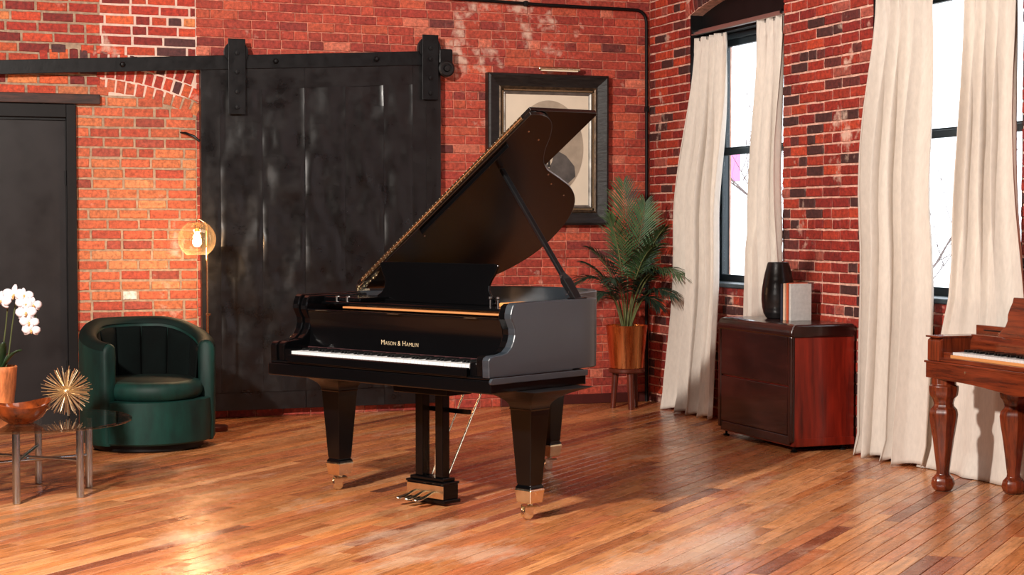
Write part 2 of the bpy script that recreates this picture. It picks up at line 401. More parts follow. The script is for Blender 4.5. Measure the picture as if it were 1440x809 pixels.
# ---- back wall (faces -y, brick faces at y = 0)
UL, UB = -7.8, -3.545
DZ0 = -.02
wb_ = MB().bx(UL-.3, .3, .0085, .30, -.2, RZ1).build('wall_back', M_mortar_red, kind='structure')
MB().bx(UL, UB, .0062, .0085, -.0, RZ1).build('mortar', M_mortar_grey, wb_)
MB().bx(-4.22, UB, .0056, .0062, 2.30, RZ1).build('mortar', mat('mortar_fresh_pale', (232,204,188), .9, nscale=24, namt=.12, bump=.5), wb_)
bricks = []
ACX, ACZ, RO, RI = -4.40, .085, 2.535, 2.25
def arc_span(R, z):
    q = R*R-(z-ACZ)**2
    return math.sqrt(q) if q > 0 else 0
def arch_forbid(iv, z0, z1):
    zm = (z0+z1)/2
    if zm < ACZ: return iv
    so, si = arc_span(RO, zm+.01), arc_span(RI, zm)
    if so <= 0: return iv
    # outer ring from u > -4.62 ; inner rings from u > -4.23
    lim = -4.60 if zm > ACZ+RO-.1 else -4.225
    a, b = max(lim, ACX-so), ACX+so
    iv = cut(iv, a if si == 0 else max(a, min(b, ACX+si) if si else a), b)
    return iv
# left half: three kinds of ground
z = .0; row = 0
while z < RZ1:
    p = .0717; h = .0565
    iv = [(UL, UB-.012)]
    if z < 2.232: iv = cut(iv, -5.6, -4.392)           # doorway
    elif z < 2.285: iv = cut(iv, -5.7, -4.222)         # lintel
    iv = arch_forbid(iv, z, z+h)
    inside = z < 2.30
    tone = lambda u, zz: (pick(T_ORANGE) if (zz < ACZ+math.sqrt(max(0, RI**2-min((u-ACX)**2, RI**2))) and u > -4.5) else pick(T_LEFT))
    course(iv, z+.006, h, p, .016, rb.choice((0, .5))+rb.uniform(-.06, .06) if row % 2 else rb.uniform(.4, .6), .05 if inside else .12, tone, bricks, rb, jit=.007)
    z += p; row += 1
# arch rings
for ring in range(3):
    R0 = RI+ring*.095; hh = .084; a_lim = (-4.215, -4.215, -4.60)[ring]
    da = .0675/(R0+.04); a = 0
    a = math.asin((a_lim-ACX)/(R0+.04))
    while True:
        u = ACX+math.sin(a)*R0; 
        if u > UB-.02: break
        zz = ACZ+math.cos(a)*R0
        if not (ring == 2 and False):
            bricks.append((u, zz+.004, .054+rb.uniform(-.004, .004), hh+rb.uniform(-.003, .003), a, pick(T_LEFT if ring else T_ORANGE)))
        a += da
# the white painted brick
wi = min(range(len(bricks)), key=lambda i: abs(bricks[i][0]+4.083)+abs(bricks[i][1]-.862)*3)
b = bricks[wi]; bricks[wi] = b[:5]+(lin((238,226,216)),)
# right half: painted-over common wall
z = .0; row = 0
while z < RZ1:
    p = .0667; h = .0595
    iv = [(UB-.006, -.002)]
    if z < 2.45 and z > .05: iv = cut(iv, -3.30, -1.92)     # opening behind the sliding door
    course(iv, z+.003, h, p, .0075, (row % 2)*.5+rb.uniform(-.05, .05), .85 if row % 7 == 6 else .14, lambda u, zz: pick(T_MAIN), bricks, rb)
    z += p; row += 1
def in_poly(x, y, P):
    c = False
    for i in range(len(P)):
        x1, y1 = P[i]; x2, y2 = P[i-1]
        if (y1 > y) != (y2 > y) and x < (x2-x1)*(y-y1)/(y2-y1)+x1: c = not c
    return c
def hideB(px, py, u, z):
    return (283 < px < 612 and 100 < py < 570) or (684 < px < 848 and 108 < py < 312) or (107 < px < 287 and 455 < py) \
        or in_poly(px, py, [(515,410),(750,160),(830,160),(765,228),(808,270),(805,300),(700,384),(706,430),(815,424),(815,520),(700,560),(400,520),(400,420)])
lay(bricks, wb_, lambda u, d, z: Vector((u, d, z)), 0, 300, hideB)
MB().bx(-3.3, -1.92, .0, .0075, .05, 2.45).build('doorway_void', M_black_paint, wb_)
MB().bx(-1.25, -.02, -.022, .0, 0, .075).build('baseboard_back', mat('oxblood_paint', (74,26,22), .5, nscale=6), kind='structure', bevel=.004)

# ---- right wall (faces -x, brick faces at x = 0), windows in deep black reveals
WINS = [(-2.105, -.69), (-4.632, -3.177), (-7.16, -5.705), (-9.69, -8.235), (-12.2, -10.75)]
SILL, SPR, AR = .945, 2.955, 2.6
def arch_z(y, y0, y1):
    c, hw = (y0+y1)/2, (y1-y0)/2
    return SPR+math.sqrt(AR*AR-(y-c)**2)-math.sqrt(AR*AR-hw*hw)
mb = MB(); prev = .3; X0, X1 = .009, .36
for (y0, y1) in WINS:
    mb.bx(X0, X1, y1, prev, -.2, RZ1); mb.bx(X0, X1, y0, y1, -.2, SILL)
    arc = [(y0+(y1-y0)*k/16, arch_z(y0+(y1-y0)*k/16, y0, y1)) for k in range(17)]
    mb.prism(arc+[(y1, RZ1), (y0, RZ1)], 'x', X0, X1); prev = y0
mb.bx(X0, X1, RY0-.3, prev, -.2, RZ1)
wr_ = mb.build('wall_right', M_mortar_pink, kind='structure')
bricks = []; z = 0; row = 0
rb = random.Random(33)
while z < RZ1-.05:
    p = .0683; h = .0565; iv = [(.003, 13.38)]            # u runs toward -y
    ring = []
    for (y0, y1) in WINS:
        a, b = -y1, -y0
        if z+h > SILL+.01 and z < SPR-.02: iv = cut(iv, a+.002, b-.002)
        elif z >= SPR-.02:
            zt = lambda y, o=0: arch_z(max(y0, min(y1, y)), y0, y1)
            # forbidden span: arch opening plus its ring of headers
            ys = [y0-.06+(y1-y0+.12)*k/60 for k in range(61)]
            inn = [y for y in ys if arch_z(max(y0, min(y1, y)), y0, y1)+.108 > z+h*.5]
            if inn: iv = cut(iv, -max(inn), -min(inn))
    course(iv, z+.005, h, p, .0125, (row % 2)*.5+rb.uniform(-.04, .04), .08, lambda u, zz: pick(T_RIGHT), bricks, rb, all_header=(row % 8 == 4), jit=.005)
    z += p; row += 1
for (y0, y1) in WINS:
    c = (y0+y1)/2; hw = (y1-y0)/2; zc = SPR-math.sqrt(AR*AR-hw*hw); a = -math.asin((hw+.02)/AR)
    while a < math.asin((hw+.03)/AR):
        bricks.append((-c+math.sin(a)*(AR+.004), zc+math.cos(a)*(AR+.004), .055, .098, a, pick(T_RIGHT))); a += .0675/AR
def hideR(px, py, u, z):
    return in_poly(px, py, [(930,575),(973,50),(1018,45),(1005,580)]) or in_poly(px, py, [(1210,640),(1230,0),(1306,0),(1300,655)]) \
        or in_poly(px, py, [(1010,452),(1216,462),(1206,640),(1010,610)]) or in_poly(px, py, [(1300,655),(1358,0),(1432,0),(1438,690)])
lay(bricks, wr_, lambda u, d, z: Vector((d, -u, z)), -PI/2, 300, hideR)
# glass that lets daylight straight through, with a faint reflection
mg = clear_glass('window_glass', base=.02, top=.25)
for wi, (y0, y1) in enumerate(WINS):
    W = empty('window_%d' % (wi+1), (.2, (y0+y1)/2, SILL), kind='structure')
    M0 = W.location.copy()
    def P(mb, name, m, par=W, **k):
        mb.v = [(x-M0.x, y-M0.y, z_-M0.z) for x, y, z_ in mb.v]; return mb.build(name, m, par, **k)
    top = 2.80
    mb = MB(); t = .012   # black lining of the reveal and the blind arch above
    mb.bx(.012, .34, y0, y0+t, SILL, SPR); mb.bx(.012, .34, y1-t, y1, SILL, SPR)
    arc = [(y0+(y1-y0)*k/16, arch_z(y0+(y1-y0)*k/16, y0, y1)-.001) for k in range(17)]
    mb.prism(arc+[(y1, top), (y0, top)], 'x', .11, .34)
    P(mb, 'reveal_lining', M_black_paint)
    P(MB().bx(-.02, .34, y0+t, y1-t, SILL, SILL+.03), 'sill', M_window, bevel=.006)
    mb = MB(); mb.bx(.20, .29, y0+t, y0+.085, SILL+.03, top); mb.bx(.20, .29, y1-.085, y1-t, SILL+.03, top); mb.bx(.20, .29, y0+.085, y1-.085, top-.04, top)
    P(mb, 'outer_frame', M_window, bevel=.004)
    for nm, xx, za, zb in (('lower_sash', .235, SILL+.03, 1.955), ('upper_sash', .262, 1.93, top-.04)):
        a, b = y0+.085, y1-.085
        mb = MB(); mb.bx(xx-.018, xx+.018, a, a+.045, za, zb); mb.bx(xx-.018, xx+.018, b-.045, b, za, zb)
        mb.bx(xx-.018, xx+.018, a+.045, b-.045, za, za+(.05 if 'low' in nm else .04)); mb.bx(xx-.018, xx+.018, a+.045, b-.045, zb-.045, zb)
        s_ = P(mb, nm, M_window, bevel=.003)
        P(MB().bx(xx-.002, xx+.002, a+.045, b-.045, za+.04, zb-.04), 'pane', mg, s_)
# ---- unseen sides of the room
MB().bx(RX0-.3, RX0, RY0-.3, .3, -.2, RZ1).build('wall_left', mat('left_wall_paint', (44,40,39), .85, nscale=6, namt=.3, bump=.3), kind='structure')
MB().bx(RX0, .3, RY0-.3, RY0, -.2, RZ1).build('wall_front', mat('front_wall_paint', (150,148,146), .85, nscale=3, namt=.1), kind='structure')
MB().bx(RX0-.3, .36, RY0-.3, .3, RZ1, RZ1+.2).build('ceiling', M_plaster, kind='structure')

# ---- left door, frame and lintel
d1 = empty('door_1', (-4.88, 0, 0), kind='structure')
def loc(mb, o): mb.v = [(x-o[0], y-o[1], z-o[2]) for x, y, z in mb.v]; return mb
O = (-4.88, 0, 0)
loc(MB().bx(-5.36, -4.46, -.012, .0, .01, 2.12), O).build('door_leaf', M_door_paint, d1, bevel=.004)
mb = MB(); mb.bx(-4.458, -4.392, -.055, .006, 0, 2.228); mb.bx(-5.43, -5.362, -.055, .006, 0, 2.228); mb.bx(-5.362, -4.458, -.055, .006, 2.135, 2.228)
loc(mb, O).build('door_frame', M_black_paint, d1, bevel=.005)
mb = MB(); mb.bx(-4.462, -4.455, -.02, -.012, .05, 2.12); mb.bx(-5.36, -4.46, -.03, -.012, 2.118, 2.135); loc(mb, O).build('door_stop', M_iron, d1)
mb = MB()
for z_ in (.4, 1.72): mb.lathe([(.008, -.05), (.008, .05)], (-4.462, -.024, z_), 8)
loc(mb, O).build('hinge', M_iron, d1)
MB().bx(-5.75, -4.226, -.05, .006, 2.232, 2.302).build('trim_1', M_dark_wood, kind='structure', bevel=.006)

# ---- sliding door clad in dented black sheet metal
DU0, DU1 = -3.535, -1.752; DY0, DY1 = -.13, -.055; DZB = .062
def dtop(u): return 2.493+(u+3.536)/(1.786)*.11
d2 = empty('door_2', ((DU0+DU1)/2, DY1, 0), kind='structure')
d2['label'] = 'black sheet-metal clad fire door hanging from the sloping track'
O = ((DU0+DU1)/2, DY1, 0)
mb = MB(); mb.prism([(DU0, DZB), (DU1, DZB), (DU1, dtop(DU1)), (DU0, dtop(DU0))], 'y', DY0+.024, DY1)
for s_ in ((DU0, DU0+.02), (DU1-.02, DU1)): mb.prism([(s_[0], DZB), (s_[1], DZB), (s_[1], dtop(s_[1])), (s_[0], dtop(s_[0]))], 'y', DY0-.001, DY0+.024)
loc(mb, O).build('door_core', M_sheet, d2, bevel=.004)
rd = random.Random(3)
from mathutils import noise as mn
def sm_(t): return t*t*(3-2*t)
def dent(u, z, amp): return amp*(mn.noise(Vector((u*5.5, z*1.9, 4.2)))+.6*mn.noise(Vector((u*9.3+z*3, z*4.1-u*3, 1.2)))+.22*mn.noise(Vector((u*19, z*13, 8.2))))
def panel(u0, u1, z0, z1f, amp=.016, ph=None):
    nu, nv = max(4, int((u1-u0)/.022)), max(4, int(((z1f((u0+u1)/2) if callable(z1f) else z1f)-z0)/.028))
    zt = z1f if callable(z1f) else (lambda u: z1f)
    def fn(a, b):
        u = u0+(u1-u0)*a; z = z0+(zt(u)-z0)*b
        e = min(a, 1-a)*(u1-u0)/.022; e2 = min(b, 1-b)*(zt(u)-z0)/.06; k = sm_(min(1, e))
        return (u-O[0], DY0-.004-O[1]+k*dent(u, z, amp)-.0008*k-.0022*(1-b), z-O[2])
    mb = MB().grid(fn, nu, nv)
    return mb.build('panel', M_sheet, d2, smooth=70, rec=False)
cols = [279.5, 305, 362, 421, 478, 533, 575, 595, 616]
U = lambda px: DU0+(px-279.5)/(616-279.5)*(DU1-DU0)
zl, zh = .19, lambda u: dtop(u)-.155
SA = [.19, .60, 1.055, 1.47, 1.885, 2.27]; SB = [.19, .39, .80, 1.24, 1.68, 2.13]
for k in range(8):
    u0, u1 = U(cols[k]), U(cols[k+1]); S = SA if k % 2 == 0 else SB
    S = [.19]+[s for s in S[1:] if s < zh(u0)-.06]; amp = .0165 if 1 <= k <= 5 else .006
    for a, b in zip(S, S[1:]+[None]): panel(u0+.0004, u1-.0004, a, b if b else (lambda u: zh(u)), amp)
for k in (0, 3, 5):
    nx = {0: 3, 3: 5, 5: 8}[k]; u0, u1 = U(cols[k]), U(cols[nx])
    panel(u0+.002, u1-.002, DZB, .187, .005); panel(u0+.002, u1-.002, lambda u: 0, dtop) if False else None
def band(u0, u1):
    def fn(a, b):
        u = u0+(u1-u0)*a; z = zh(u)+(dtop(u)-zh(u))*b; return (u-O[0], DY0-.003-O[1]+dent(u, z, .004), z)
    MB().grid(fn, 14, 5).build('top_band', M_sheet, d2, smooth=70, rec=False)
for a, b in ((279.5, 421), (421, 575), (575, 616)): band(U(a)+.001, U(b)-.001)
# raised vertical seams
mb = MB()
for k in range(1, 8):
    u = U(cols[k]); zz = DZB+.14
    pts = [(u-O[0]+.002*mn.noise(Vector((k, q*9.1, 0))), DY0-.004-O[1], zz+(zh(u)-zz)*q/24) for q in range(25)]
    mb.tube(pts, .0036, 5)
mb.build('seam', M_sheet, d2, smooth=True)
mb = MB()   # small nail heads and embossed maker's plates (worn past reading)
for _ in range(46):
    u, z_ = rd.uniform(DU0+.03, DU1-.03), rd.choice(SA+SB)+rd.uniform(-.015, .015)
    mb.lathe([(.005, 0), (.004, -.004), (0, -.005)], (u-O[0], DY0-.010-O[1], z_), 6, axis='y')
for (pu, pz, nn) in ((U(289), 2.02, 34), (U(330), 1.36, 30)):
    for _ in range(nn): mb.box((pu-O[0]+rd.uniform(-.05, .05), DY0-.011-O[1], pz+rd.uniform(-.035, .035)), (rd.uniform(.004, .014), .004, .003))
mb.build('nail_head', M_iron, d2)
def hanger(pxc, zt_, zb_):
    u = pxc; hg = MB()
    hg.bx(u-.062, u+.062, -.178, -.17, zb_, zt_); hg.bx(u-.05, u+.05, -.17, -.146, zb_, zb_+.34)
    h = loc(hg, O).build('hanger_strap', M_iron, d2, bevel=.003)
    w_ = MB().lathe([(.0, -.045), (.085, -.045), (.085, -.03), (.07, -.026), (.07, -.014), (.085, -.01), (.085, 0), (0, 0)], (u, -.118, zt_-.095), 28, axis='y')
    loc(w_, O).build('wheel', M_iron, h, smooth=30)
    bl = MB()
    for z_ in (zt_-.1, zb_+.05, zb_+.16, zb_+.30): bl.lathe([(.017, -.0), (.016, -.011), (0, -.013)], (u, -.178, z_), 6, axis='y')
    loc(bl, O).build('bolt', M_iron, h)
hanger(-3.285, 2.715, 2.18); hanger(-1.845, 2.80, 2.32)
# bumper at the closing end
# ---- track
tr = empty('sliding_door_track', (-4.0, -.14, 2.5), 0, 'long sloping black iron bar above the sheet-metal door', 'door track')
O = (-4.0, -.14, 2.5)
tr.location.y += .045; d2.location.y += .045
def tz(u): return 2.466+(u+4.89)/(3.253)*.177
mb = MB(); mb.prism([(-6.3, tz(-6.3)-.047), (-1.665, tz(-1.665)-.052), (-1.665, tz(-1.665)+.052), (-6.3, tz(-6.3)+.047)], 'y', -.142, -.13)
loc(mb, O).build('bar', M_iron, tr, bevel=.003)
for u in (-6.0, -5.05, -4.08, -3.0, -2.25):
    mb = MB(); mb.lathe([(.02, -.0), (.02, -.012), (.012, -.022), (0, -.024)], (u, -.142, tz(u)), 6, axis='y'); mb.lathe([(.016, .078), (.016, .004)], (u, -.13, tz(u)), 10, axis='y')
    loc(mb, O).build('bolt', M_iron, tr)
mb = MB(); mb.bx(-1.775, -1.665, -.165, -.13, tz(-1.7)-.05, tz(-1.7)+.062); st = loc(mb, O).build('stop_bracket', M_iron, tr, bevel=.012)
mb = MB(); mb.lathe([(0, 0), (.062, 0), (.062, -.03), (.05, -.04), (.036, -.04), (.036, -.03), (.026, -.03), (.02, -.045), (0, -.045)], (-1.72, -.15, tz(-1.7)-.085), 28, axis='y')
loc(mb, O).build('bumper', mat('bumper_rubber', (14,14,15), .45), st, smooth=30)
# wall hook left of the door, conduit along the top and down the corner
tag(MB().tube([(-3.665, .0, 2.05), (-3.64, -.05, 2.045), (-3.585, -.085, 2.02), (-3.545, -.09, 1.985)], [.006, .009, .01, .007], 8).build('wall_spike', M_iron, smooth=True), 'short black iron spike sticking out of the brick beside the sheet-metal door', 'hook')
pts = [(-7.75, -.025, 3.36), (-5.0, -.025, 3.24), (-2.4, -.025, 3.135), (-1.665, -.025, 3.092), (-.9, -.025, 3.075), (-.2, -.025, 3.072)]+[(-.13+.09*math.sin(a), -.025, 2.98+.09*math.cos(a)) for a in (0, .3, .6, .9, 1.2, 1.57)]+[(-.035, -.025, 2), (-.03, -.025, 0.0)]
pp_ = empty('conduit_pipe', (-.035, -.025, 0), 0, 'thin black pipe running along the wall top and down the corner', 'pipe')
MB().tube([(x+.035, y+.025, z_) for x, y, z_ in pts], .0125, 10).build('pipe_run', M_black_paint, pp_, smooth=True)
for (x, z_) in ((-1.05, 3.078), (-.035, 2.3), (-.03, 1.2)):
    MB().box((x+.035, .0, z_), (.03, .03, .04)).build('pipe_clip', M_black_paint, pp_, bevel=.003)
# ================================================================ BLACK GRAND PIANO
M_satin_daylit = mat('ebony_satin_daylit', (24,36,45), .42, nscale=3, namt=.15, stretch=(1, 1, 14), rvar=.05, spec=1.)  # blue-grey window light on the treble side put into the ebony colour
M_satin2 = mat('ebony_satin_black', (15,16,18), .36, nscale=3, namt=.15, rvar=.05)
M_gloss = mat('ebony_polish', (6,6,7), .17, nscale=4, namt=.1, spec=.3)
M_brass = mat('polished_brass', (246,230,200), .22, 1., nscale=20, namt=.12, rvar=.06)
M_gold = mat('gold_leaf', (236,212,172), .5, .3)
M_ivory = mat('ivory_white_key', (206,206,206), .3)
M_keyblack = mat('black_key', (12,12,13), .3)
M_plate = mat('bronze_plate', (190,130,60), .38, .8, nscale=12, namt=.15)
M_spruce = mat('spruce_wood', (220,150,84), .45, nscale=4, namt=.2, stretch=(1, 12, 1))
M_steel = mat('steel', (200,200,200), .25, 1.)
M_felt = mat('red_felt', (52,10,12), .95)
PO = ((-2.776-3.397)/2, (-4.621-3.437)/2, 0); PA = math.atan2(-4.621+3.437, -2.776+3.397)
gp = empty('grand_piano', PO, PA, 'black grand piano with raised lid standing on brass casters mid floor', 'piano')
outline = [(.765,.20),(.765,.30),(.755,.37),(.715,.44),(.64,.50),(.545,.55),(.455,.60),(.385,.665),(.335,.75),(.29,.855),(.245,.965),(.19,1.08),(.105,1.19),(0,1.275),(-.13,1.335),(-.29,1.365),(-.45,1.355),(-.60,1.30),(-.70,1.20),(-.75,1.08),(-.765,.95),(-.765,.20)]
def smooth_poly(P, k=3):
    out = []
    for i in range(len(P)-1):
        p0, p1, p2, p3 = P[max(i-1, 0)], P[i], P[i+1], P[min(i+2, len(P)-1)]
        for j in range(k):
            t = j/k; out.append(tuple(.5*(2*p1[a]+(p2[a]-p0[a])*t+(2*p0[a]-5*p1[a]+4*p2[a]-p3[a])*t*t+(3*p1[a]-p0[a]-3*p2[a]+p3[a])*t**3) for a in (0, 1)))
    return out+[P[-1]]
ol = smooth_poly(outline)
def inset(P, d):
    r = []
    for i, p in enumerate(P):
        a, b = P[max(i-1, 0)], P[min(i+1, len(P)-1)]; t = Vector((b[0]-a[0], b[1]-a[1])).normalized(); r.append((p[0]-t.y*d, p[1]+t.x*d))
    return r
il = inset(ol, .045)
if abs(il[0][0]) > .77: il = inset(ol, -.045)
mb = MB(); n = len(ol); vs = []
for (x, y), (a, b) in zip(ol, il): vs += [(x, y, .705), (x, y, 1.04), (a, b, 1.04), (a, b, .705)]
fs = []
for i in range(n-1):
    for k in range(4): fs.append((i*4+k, i*4+(k+1) % 4, (i+1)*4+(k+1) % 4, (i+1)*4+k))
mb.add(vs, fs); rim = mb.build('rim', M_satin_daylit, gp, smooth=35, bevel=.004)
ap = [(-.385,.700),(-.388,.780),(-.380,.793),(-.362,.800),(-.30,.803),(-.262,.812),(-.236,.832),(-.220,.858),(-.211,.888),(-.213,.918),(-.226,.943),(-.238,.965),(-.238,.985),(-.232,1.005),(-.222,1.026),(-.205,1.036),(.205,1.04),(.205,.700)]
for s in (1, -1):
    MB().prism(ap, 'x', s*.765, s*.72).build('arm', M_satin_daylit if s > 0 else M_gloss, gp, bevel=.005)
    # moulded inner cheek behind the arm face
    c2 = [(y+.012 if y < 0 else y, z-.006 if z > .9 else z) for y, z in ap]
    MB().prism([p for p in c2 if True], 'x', s*.72, s*.672).build('cheek', M_gloss, gp, bevel=.006)
    MB().bx(s*.672, s*.628, -.372, -.20, .70, .765).build('key_block', M_gloss, gp, bevel=.006)
mb = MB().bx(-.78, .78, -.392, .285, .628, .690); mb.bx(-.772, .772, -.384, .28, .69, .703)
mb.build('key_bed', M_gloss, gp, bevel=.009, bseg=3)
mb = MB().prism([(-.392,.672),(-.398,.680),(-.398,.690),(-.388,.7),(.29,.7),(.29,.672)], 'x', .772, .787); mb.build('side_moulding', M_satin_daylit, gp, bevel=.002)
MB().prism([(-.392,.700),(-.392,.736),(-.382,.741),(-.372,.741),(-.372,.700)], 'x', -.628, .628).build('keyslip', M_gloss, gp, bevel=.002)
# tail bottom and sound board
MB().prism([p for p in inset(ol, .045 if abs(inset(ol, .045)[0][0]) < .77 else -.045)], 'z', .70, .72).build('bottom_frame', M_gloss, gp)
pl = [p for p in inset(ol, .05 if abs(inset(ol, .05)[0][0]) < .77 else -.05)]
MB().prism(pl, 'z', .86, .87).build('soundboard', M_spruce, gp)
mb = MB().prism([(x*.97, max(.33, y*.97)) for x, y in pl if y > .24], 'z', .905, .93)
pt = mb.build('iron_plate', M_plate, gp, bevel=.006)
mb = MB()
for k in range(70):
    x = -.62+k*.0168; ye = .5+ (1.0 if x < -.1 else max(.0, .75-1.55*(x+.1)))*.72
    mb.tube([(x, .42, .945), (x-.03*(k % 2), max(.48, min(ye, 1.24)), .945)], .0012, 4, caps=False)
mb.build('string', M_steel, gp, kind='stuff')
mb = MB()
for k in range(60):
    for q in range(3): mb.lathe([(.0035, .93), (.0035, .962)], (-.60+k*.02, .35+.022*q, 0), 6)
mb.build('tuning_pin', M_steel, gp, kind='stuff')
MB().bx(-.70, .70, .16, .34, .90, .955).build('pin_block', M_plate, gp, bevel=.004)
# white keys 52, black keys 36 (shared meshes)
kw = 1.246/52
def keymesh(nm, w_, d_, h_, m):
    mb = MB(); mb.bx(-w_/2, w_/2, 0, d_, 0, h_); o = mb.build(nm, m, gp, bevel=.0012, bseg=1); return o
wk = keymesh('white_key', kw-.0012, .155, .022, M_ivory); wk.location = (-.623+kw/2, -.368, .733)
bk = keymesh('black_key', .0115, .098, .012, M_keyblack)
def kcopy(o, x, y, z):
    c = o.copy(); COL.objects.link(c); c.parent = gp; c.location = (x, y, z); return c
first = True
for i in range(52):
    x = -.623+kw*(i+.5)
    if i: kcopy(wk, x, -.368, .733)
    if i < 51 and (i % 7) in (0, 2, 3, 5, 6) and not (i == 0 and False):
        if first: bk.location = (x+kw/2, -.311, .755); first = False
        else: kcopy(bk, x+kw/2, -.311, .755)
MB().bx(-.672, .672, -.214, -.205, .755, .768).build('felt_strip', M_felt, gp)
fb = MB().prism([(-.205,.765),(-.200,.80),(-.196,.86),(-.200,.91),(-.212,.94),(-.214,.957),(-.19,.962),(-.17,.955),(-.165,.765)], 'x', -.672, .672).build('fallboard', M_gloss, gp, smooth=30)
# name in small capitals, thin gold letters
def text_mesh(segs, x0, y, z, parent, m, name, rx=PI/2):
    objs = []; x = x0; bmj = bmesh.new()
    for s, size in segs:
        if s == ' ': x += size; continue
        cu = bpy.data.curves.new('t', 'FONT'); cu.body = s; cu.size = size; cu.extrude = .0006; cu.space_character = 1.12; cu.offset = -.0006
        ob = bpy.data.objects.new('t', cu); COL.objects.link(ob); dg = bpy.context.evaluated_depsgraph_get(); dg.update()
        me = bpy.data.meshes.new_from_object(ob.evaluated_get(dg)); xs = [v.co.x for v in me.vertices]
        for v in me.vertices: v.co.x += x-(min(xs) if xs else 0)
        x += (max(xs)-min(xs))+size*.16
        bmj.from_mesh(me); bpy.data.objects.remove(ob)
    me = bpy.data.meshes.new(name); bmj.to_mesh(me); bmj.free(); me.materials.append(m)
    o = bpy.data.objects.new(name, me); COL.objects.link(o); o.parent = parent; o.location = (0, y, z); o.rotation_euler = (rx, 0, 0); return o
text_mesh([('M', .036), ('ASON', .027), (' ', .01), ('&', .034), (' ', .01), ('H', .036), ('AMLIN', .027)], -.135, -.2015, .802, fb, M_gold, 'lettering')
mb = MB()
for x in (-.55, -.02, .5): mb.bx(x-.04, x+.04, -.236, -.222, .956, .960)
mb.build('hinge_leaf', M_brass, gp)
# music shelf with warm lit wood edge, sliding desk
MB().bx(-.70, .70, -.218, -.17, .955, .962).build('shelf_rail', M_gloss, gp, bevel=.002)
MB().bx(-.46, .62, -.165, -.12, .970, .979).build('shelf_edge', mat('shelf_edge_wood', (186,122,72), .4), gp, bevel=.002)
MB().bx(-.66, .66, -.13, .21, .985, 1.0).build('music_shelf', M_gloss, gp, bevel=.004)
MB().bx(.47, .66, .0, .16, 1.0, 1.022).build('desk_slide', M_spruce, gp, bevel=.006)
hw = .455
half = [(0,.205),(.33,.205),(.395,.205),(hw-.035,.197),(hw-.045,.175),(hw-.055,.150),(hw-.075,.120),(hw-.085,.095),(hw-.083,.070),(hw-.065,.045),(hw-.035,.028),(hw-.03,.0)]
dp = half+[(-x, z) for x, z in half[::-1][:-1]]
dk = MB().prism(dp, 'y', -.007, .007).build('music_desk', M_gloss, gp, bevel=.003)
dk.location = (-.07, .11, 1.0); dk.rotation_euler = (-.12, 0, 0)
mb = MB(); mb.bx(-.50, .36, .075, .10, 1.0, 1.012); mb.build('desk_ledge', M_gloss, gp, bevel=.003)
for x in (.33, .38): MB().lathe([(.004, 0), (.004, .03), (.009, .035), (.009, .045), (0, .047)], (x+.02, .07, 1.0), 12).build('desk_prop', M_steel, gp, smooth=True)
for x in (-.58, -.50): MB().lathe([(.013, .0), (.013, .024), (.009, .028), (0, .028)], (x, -.09, 1.0), 14).build('knob', M_steel, gp, smooth=30)
mb = MB(); mb.bx(-.715, -.40, -.10, .20, 1.0, 1.022); mb.build('candle_shelf', M_gloss, gp, bevel=.004)
# lid: hinged along the bass side, raised 35.5 degrees; front flap folded back on top
TH = math.radians(35.5); lid = empty('lid', (-.77, 0, 1.048)); lid.parent = gp; lid.rotation_euler = (0, -TH, 0)
lo = [(0,.235),(1.525,.235),(1.53,.30),(1.512,.375),(1.462,.452),(1.37,.525),(1.268,.584),(1.172,.661),(1.10,.756),(1.052,.863),(1.0,.985),(.94,1.11),(.85,1.229),(.743,1.315),(.612,1.373),(.45,1.40),(.30,1.385),(.16,1.31),(.05,1.19),(0,1.04)]
lo = [lo[0]]+smooth_poly(lo[1:])
M_lid_under = mat('ebony_lid', (19,13,11), .26, nscale=3, namt=.2, spec=.7)
MB().prism(lo, 'z', 0, .021).build('main_lid', M_lid_under, lid, bevel=.003)
MB().prism([(0,.245),(1.53,.245),(1.545,.74),(1.53,.755),(0,.755)], 'z', .026, .047).build('front_flap', M_lid_under, lid, bevel=.003)
hg = MB().bx(.05, 1.47, .229, .2335, .011, .036).build('piano_hinge', mat('old_bronze_hinge', (84,60,36), .45, .8), lid)
mb = MB(); mb.tube([(.05, .2295, .0235), (1.47, .2295, .0235)], .0028, 8)
for k in range(48):
    for q in (.0155, .032): mb.lathe([(.0042, 0), (.003, -.0025)], (.065+k*.0298, .229, q), 6, axis='y')
mb.build('hinge_screw', M_brass, hg, kind='stuff')
mb = MB()
for s_, t_ in ((1.40,.33),(1.34,.46),(1.06,.80),(.98,.9),(.5,.33),(.75,.3),(1.1,.3),(.88,1.1)): mb.lathe([(.0045, -.004), (.0045, 0)], (s_, t_, 0), 8)
mb.build('lid_bumper', mat('bumper_amber', (190,150,110), .3), lid)
MB().bx(.55, 1.30, .255, .262, -.028, 0).build('lid_batten', M_gloss, lid, bevel=.002)
mb = MB()
for y in (.27, .95): mb.box((-.775, y, 1.04), (.012, .09, .05)); mb.tube([(-.77, y-.045, 1.062), (-.77, y+.045, 1.062)], .009, 10); mb.box((-.745, y, 1.075), (.05, .08, .004), rot=Matrix.Rotation(-TH, 3, 'Y'))
mb.build('lid_hinge', M_brass, gp, bevel=.001)
mb = MB(); rnd = random.Random(4)   # pierced brass hinge bracket seen at the front corner
pts = [(-.765+.02*k, .245, 1.052+.0145*k+.008*math.sin(k*2.1)) for k in range(8)]
mb.tube(pts, .006, 6); mb.tube([(x+.006, y-.004, z-.012) for x, y, z in pts[::1]], .004, 6)
for k in range(6): mb.lathe([(0, -.008), (.008, 0), (0, .008)], (-.76+.024*k, .243, 1.045+.016*k), 8)
mb.build('hinge_bracket', M_brass, gp, smooth=True)
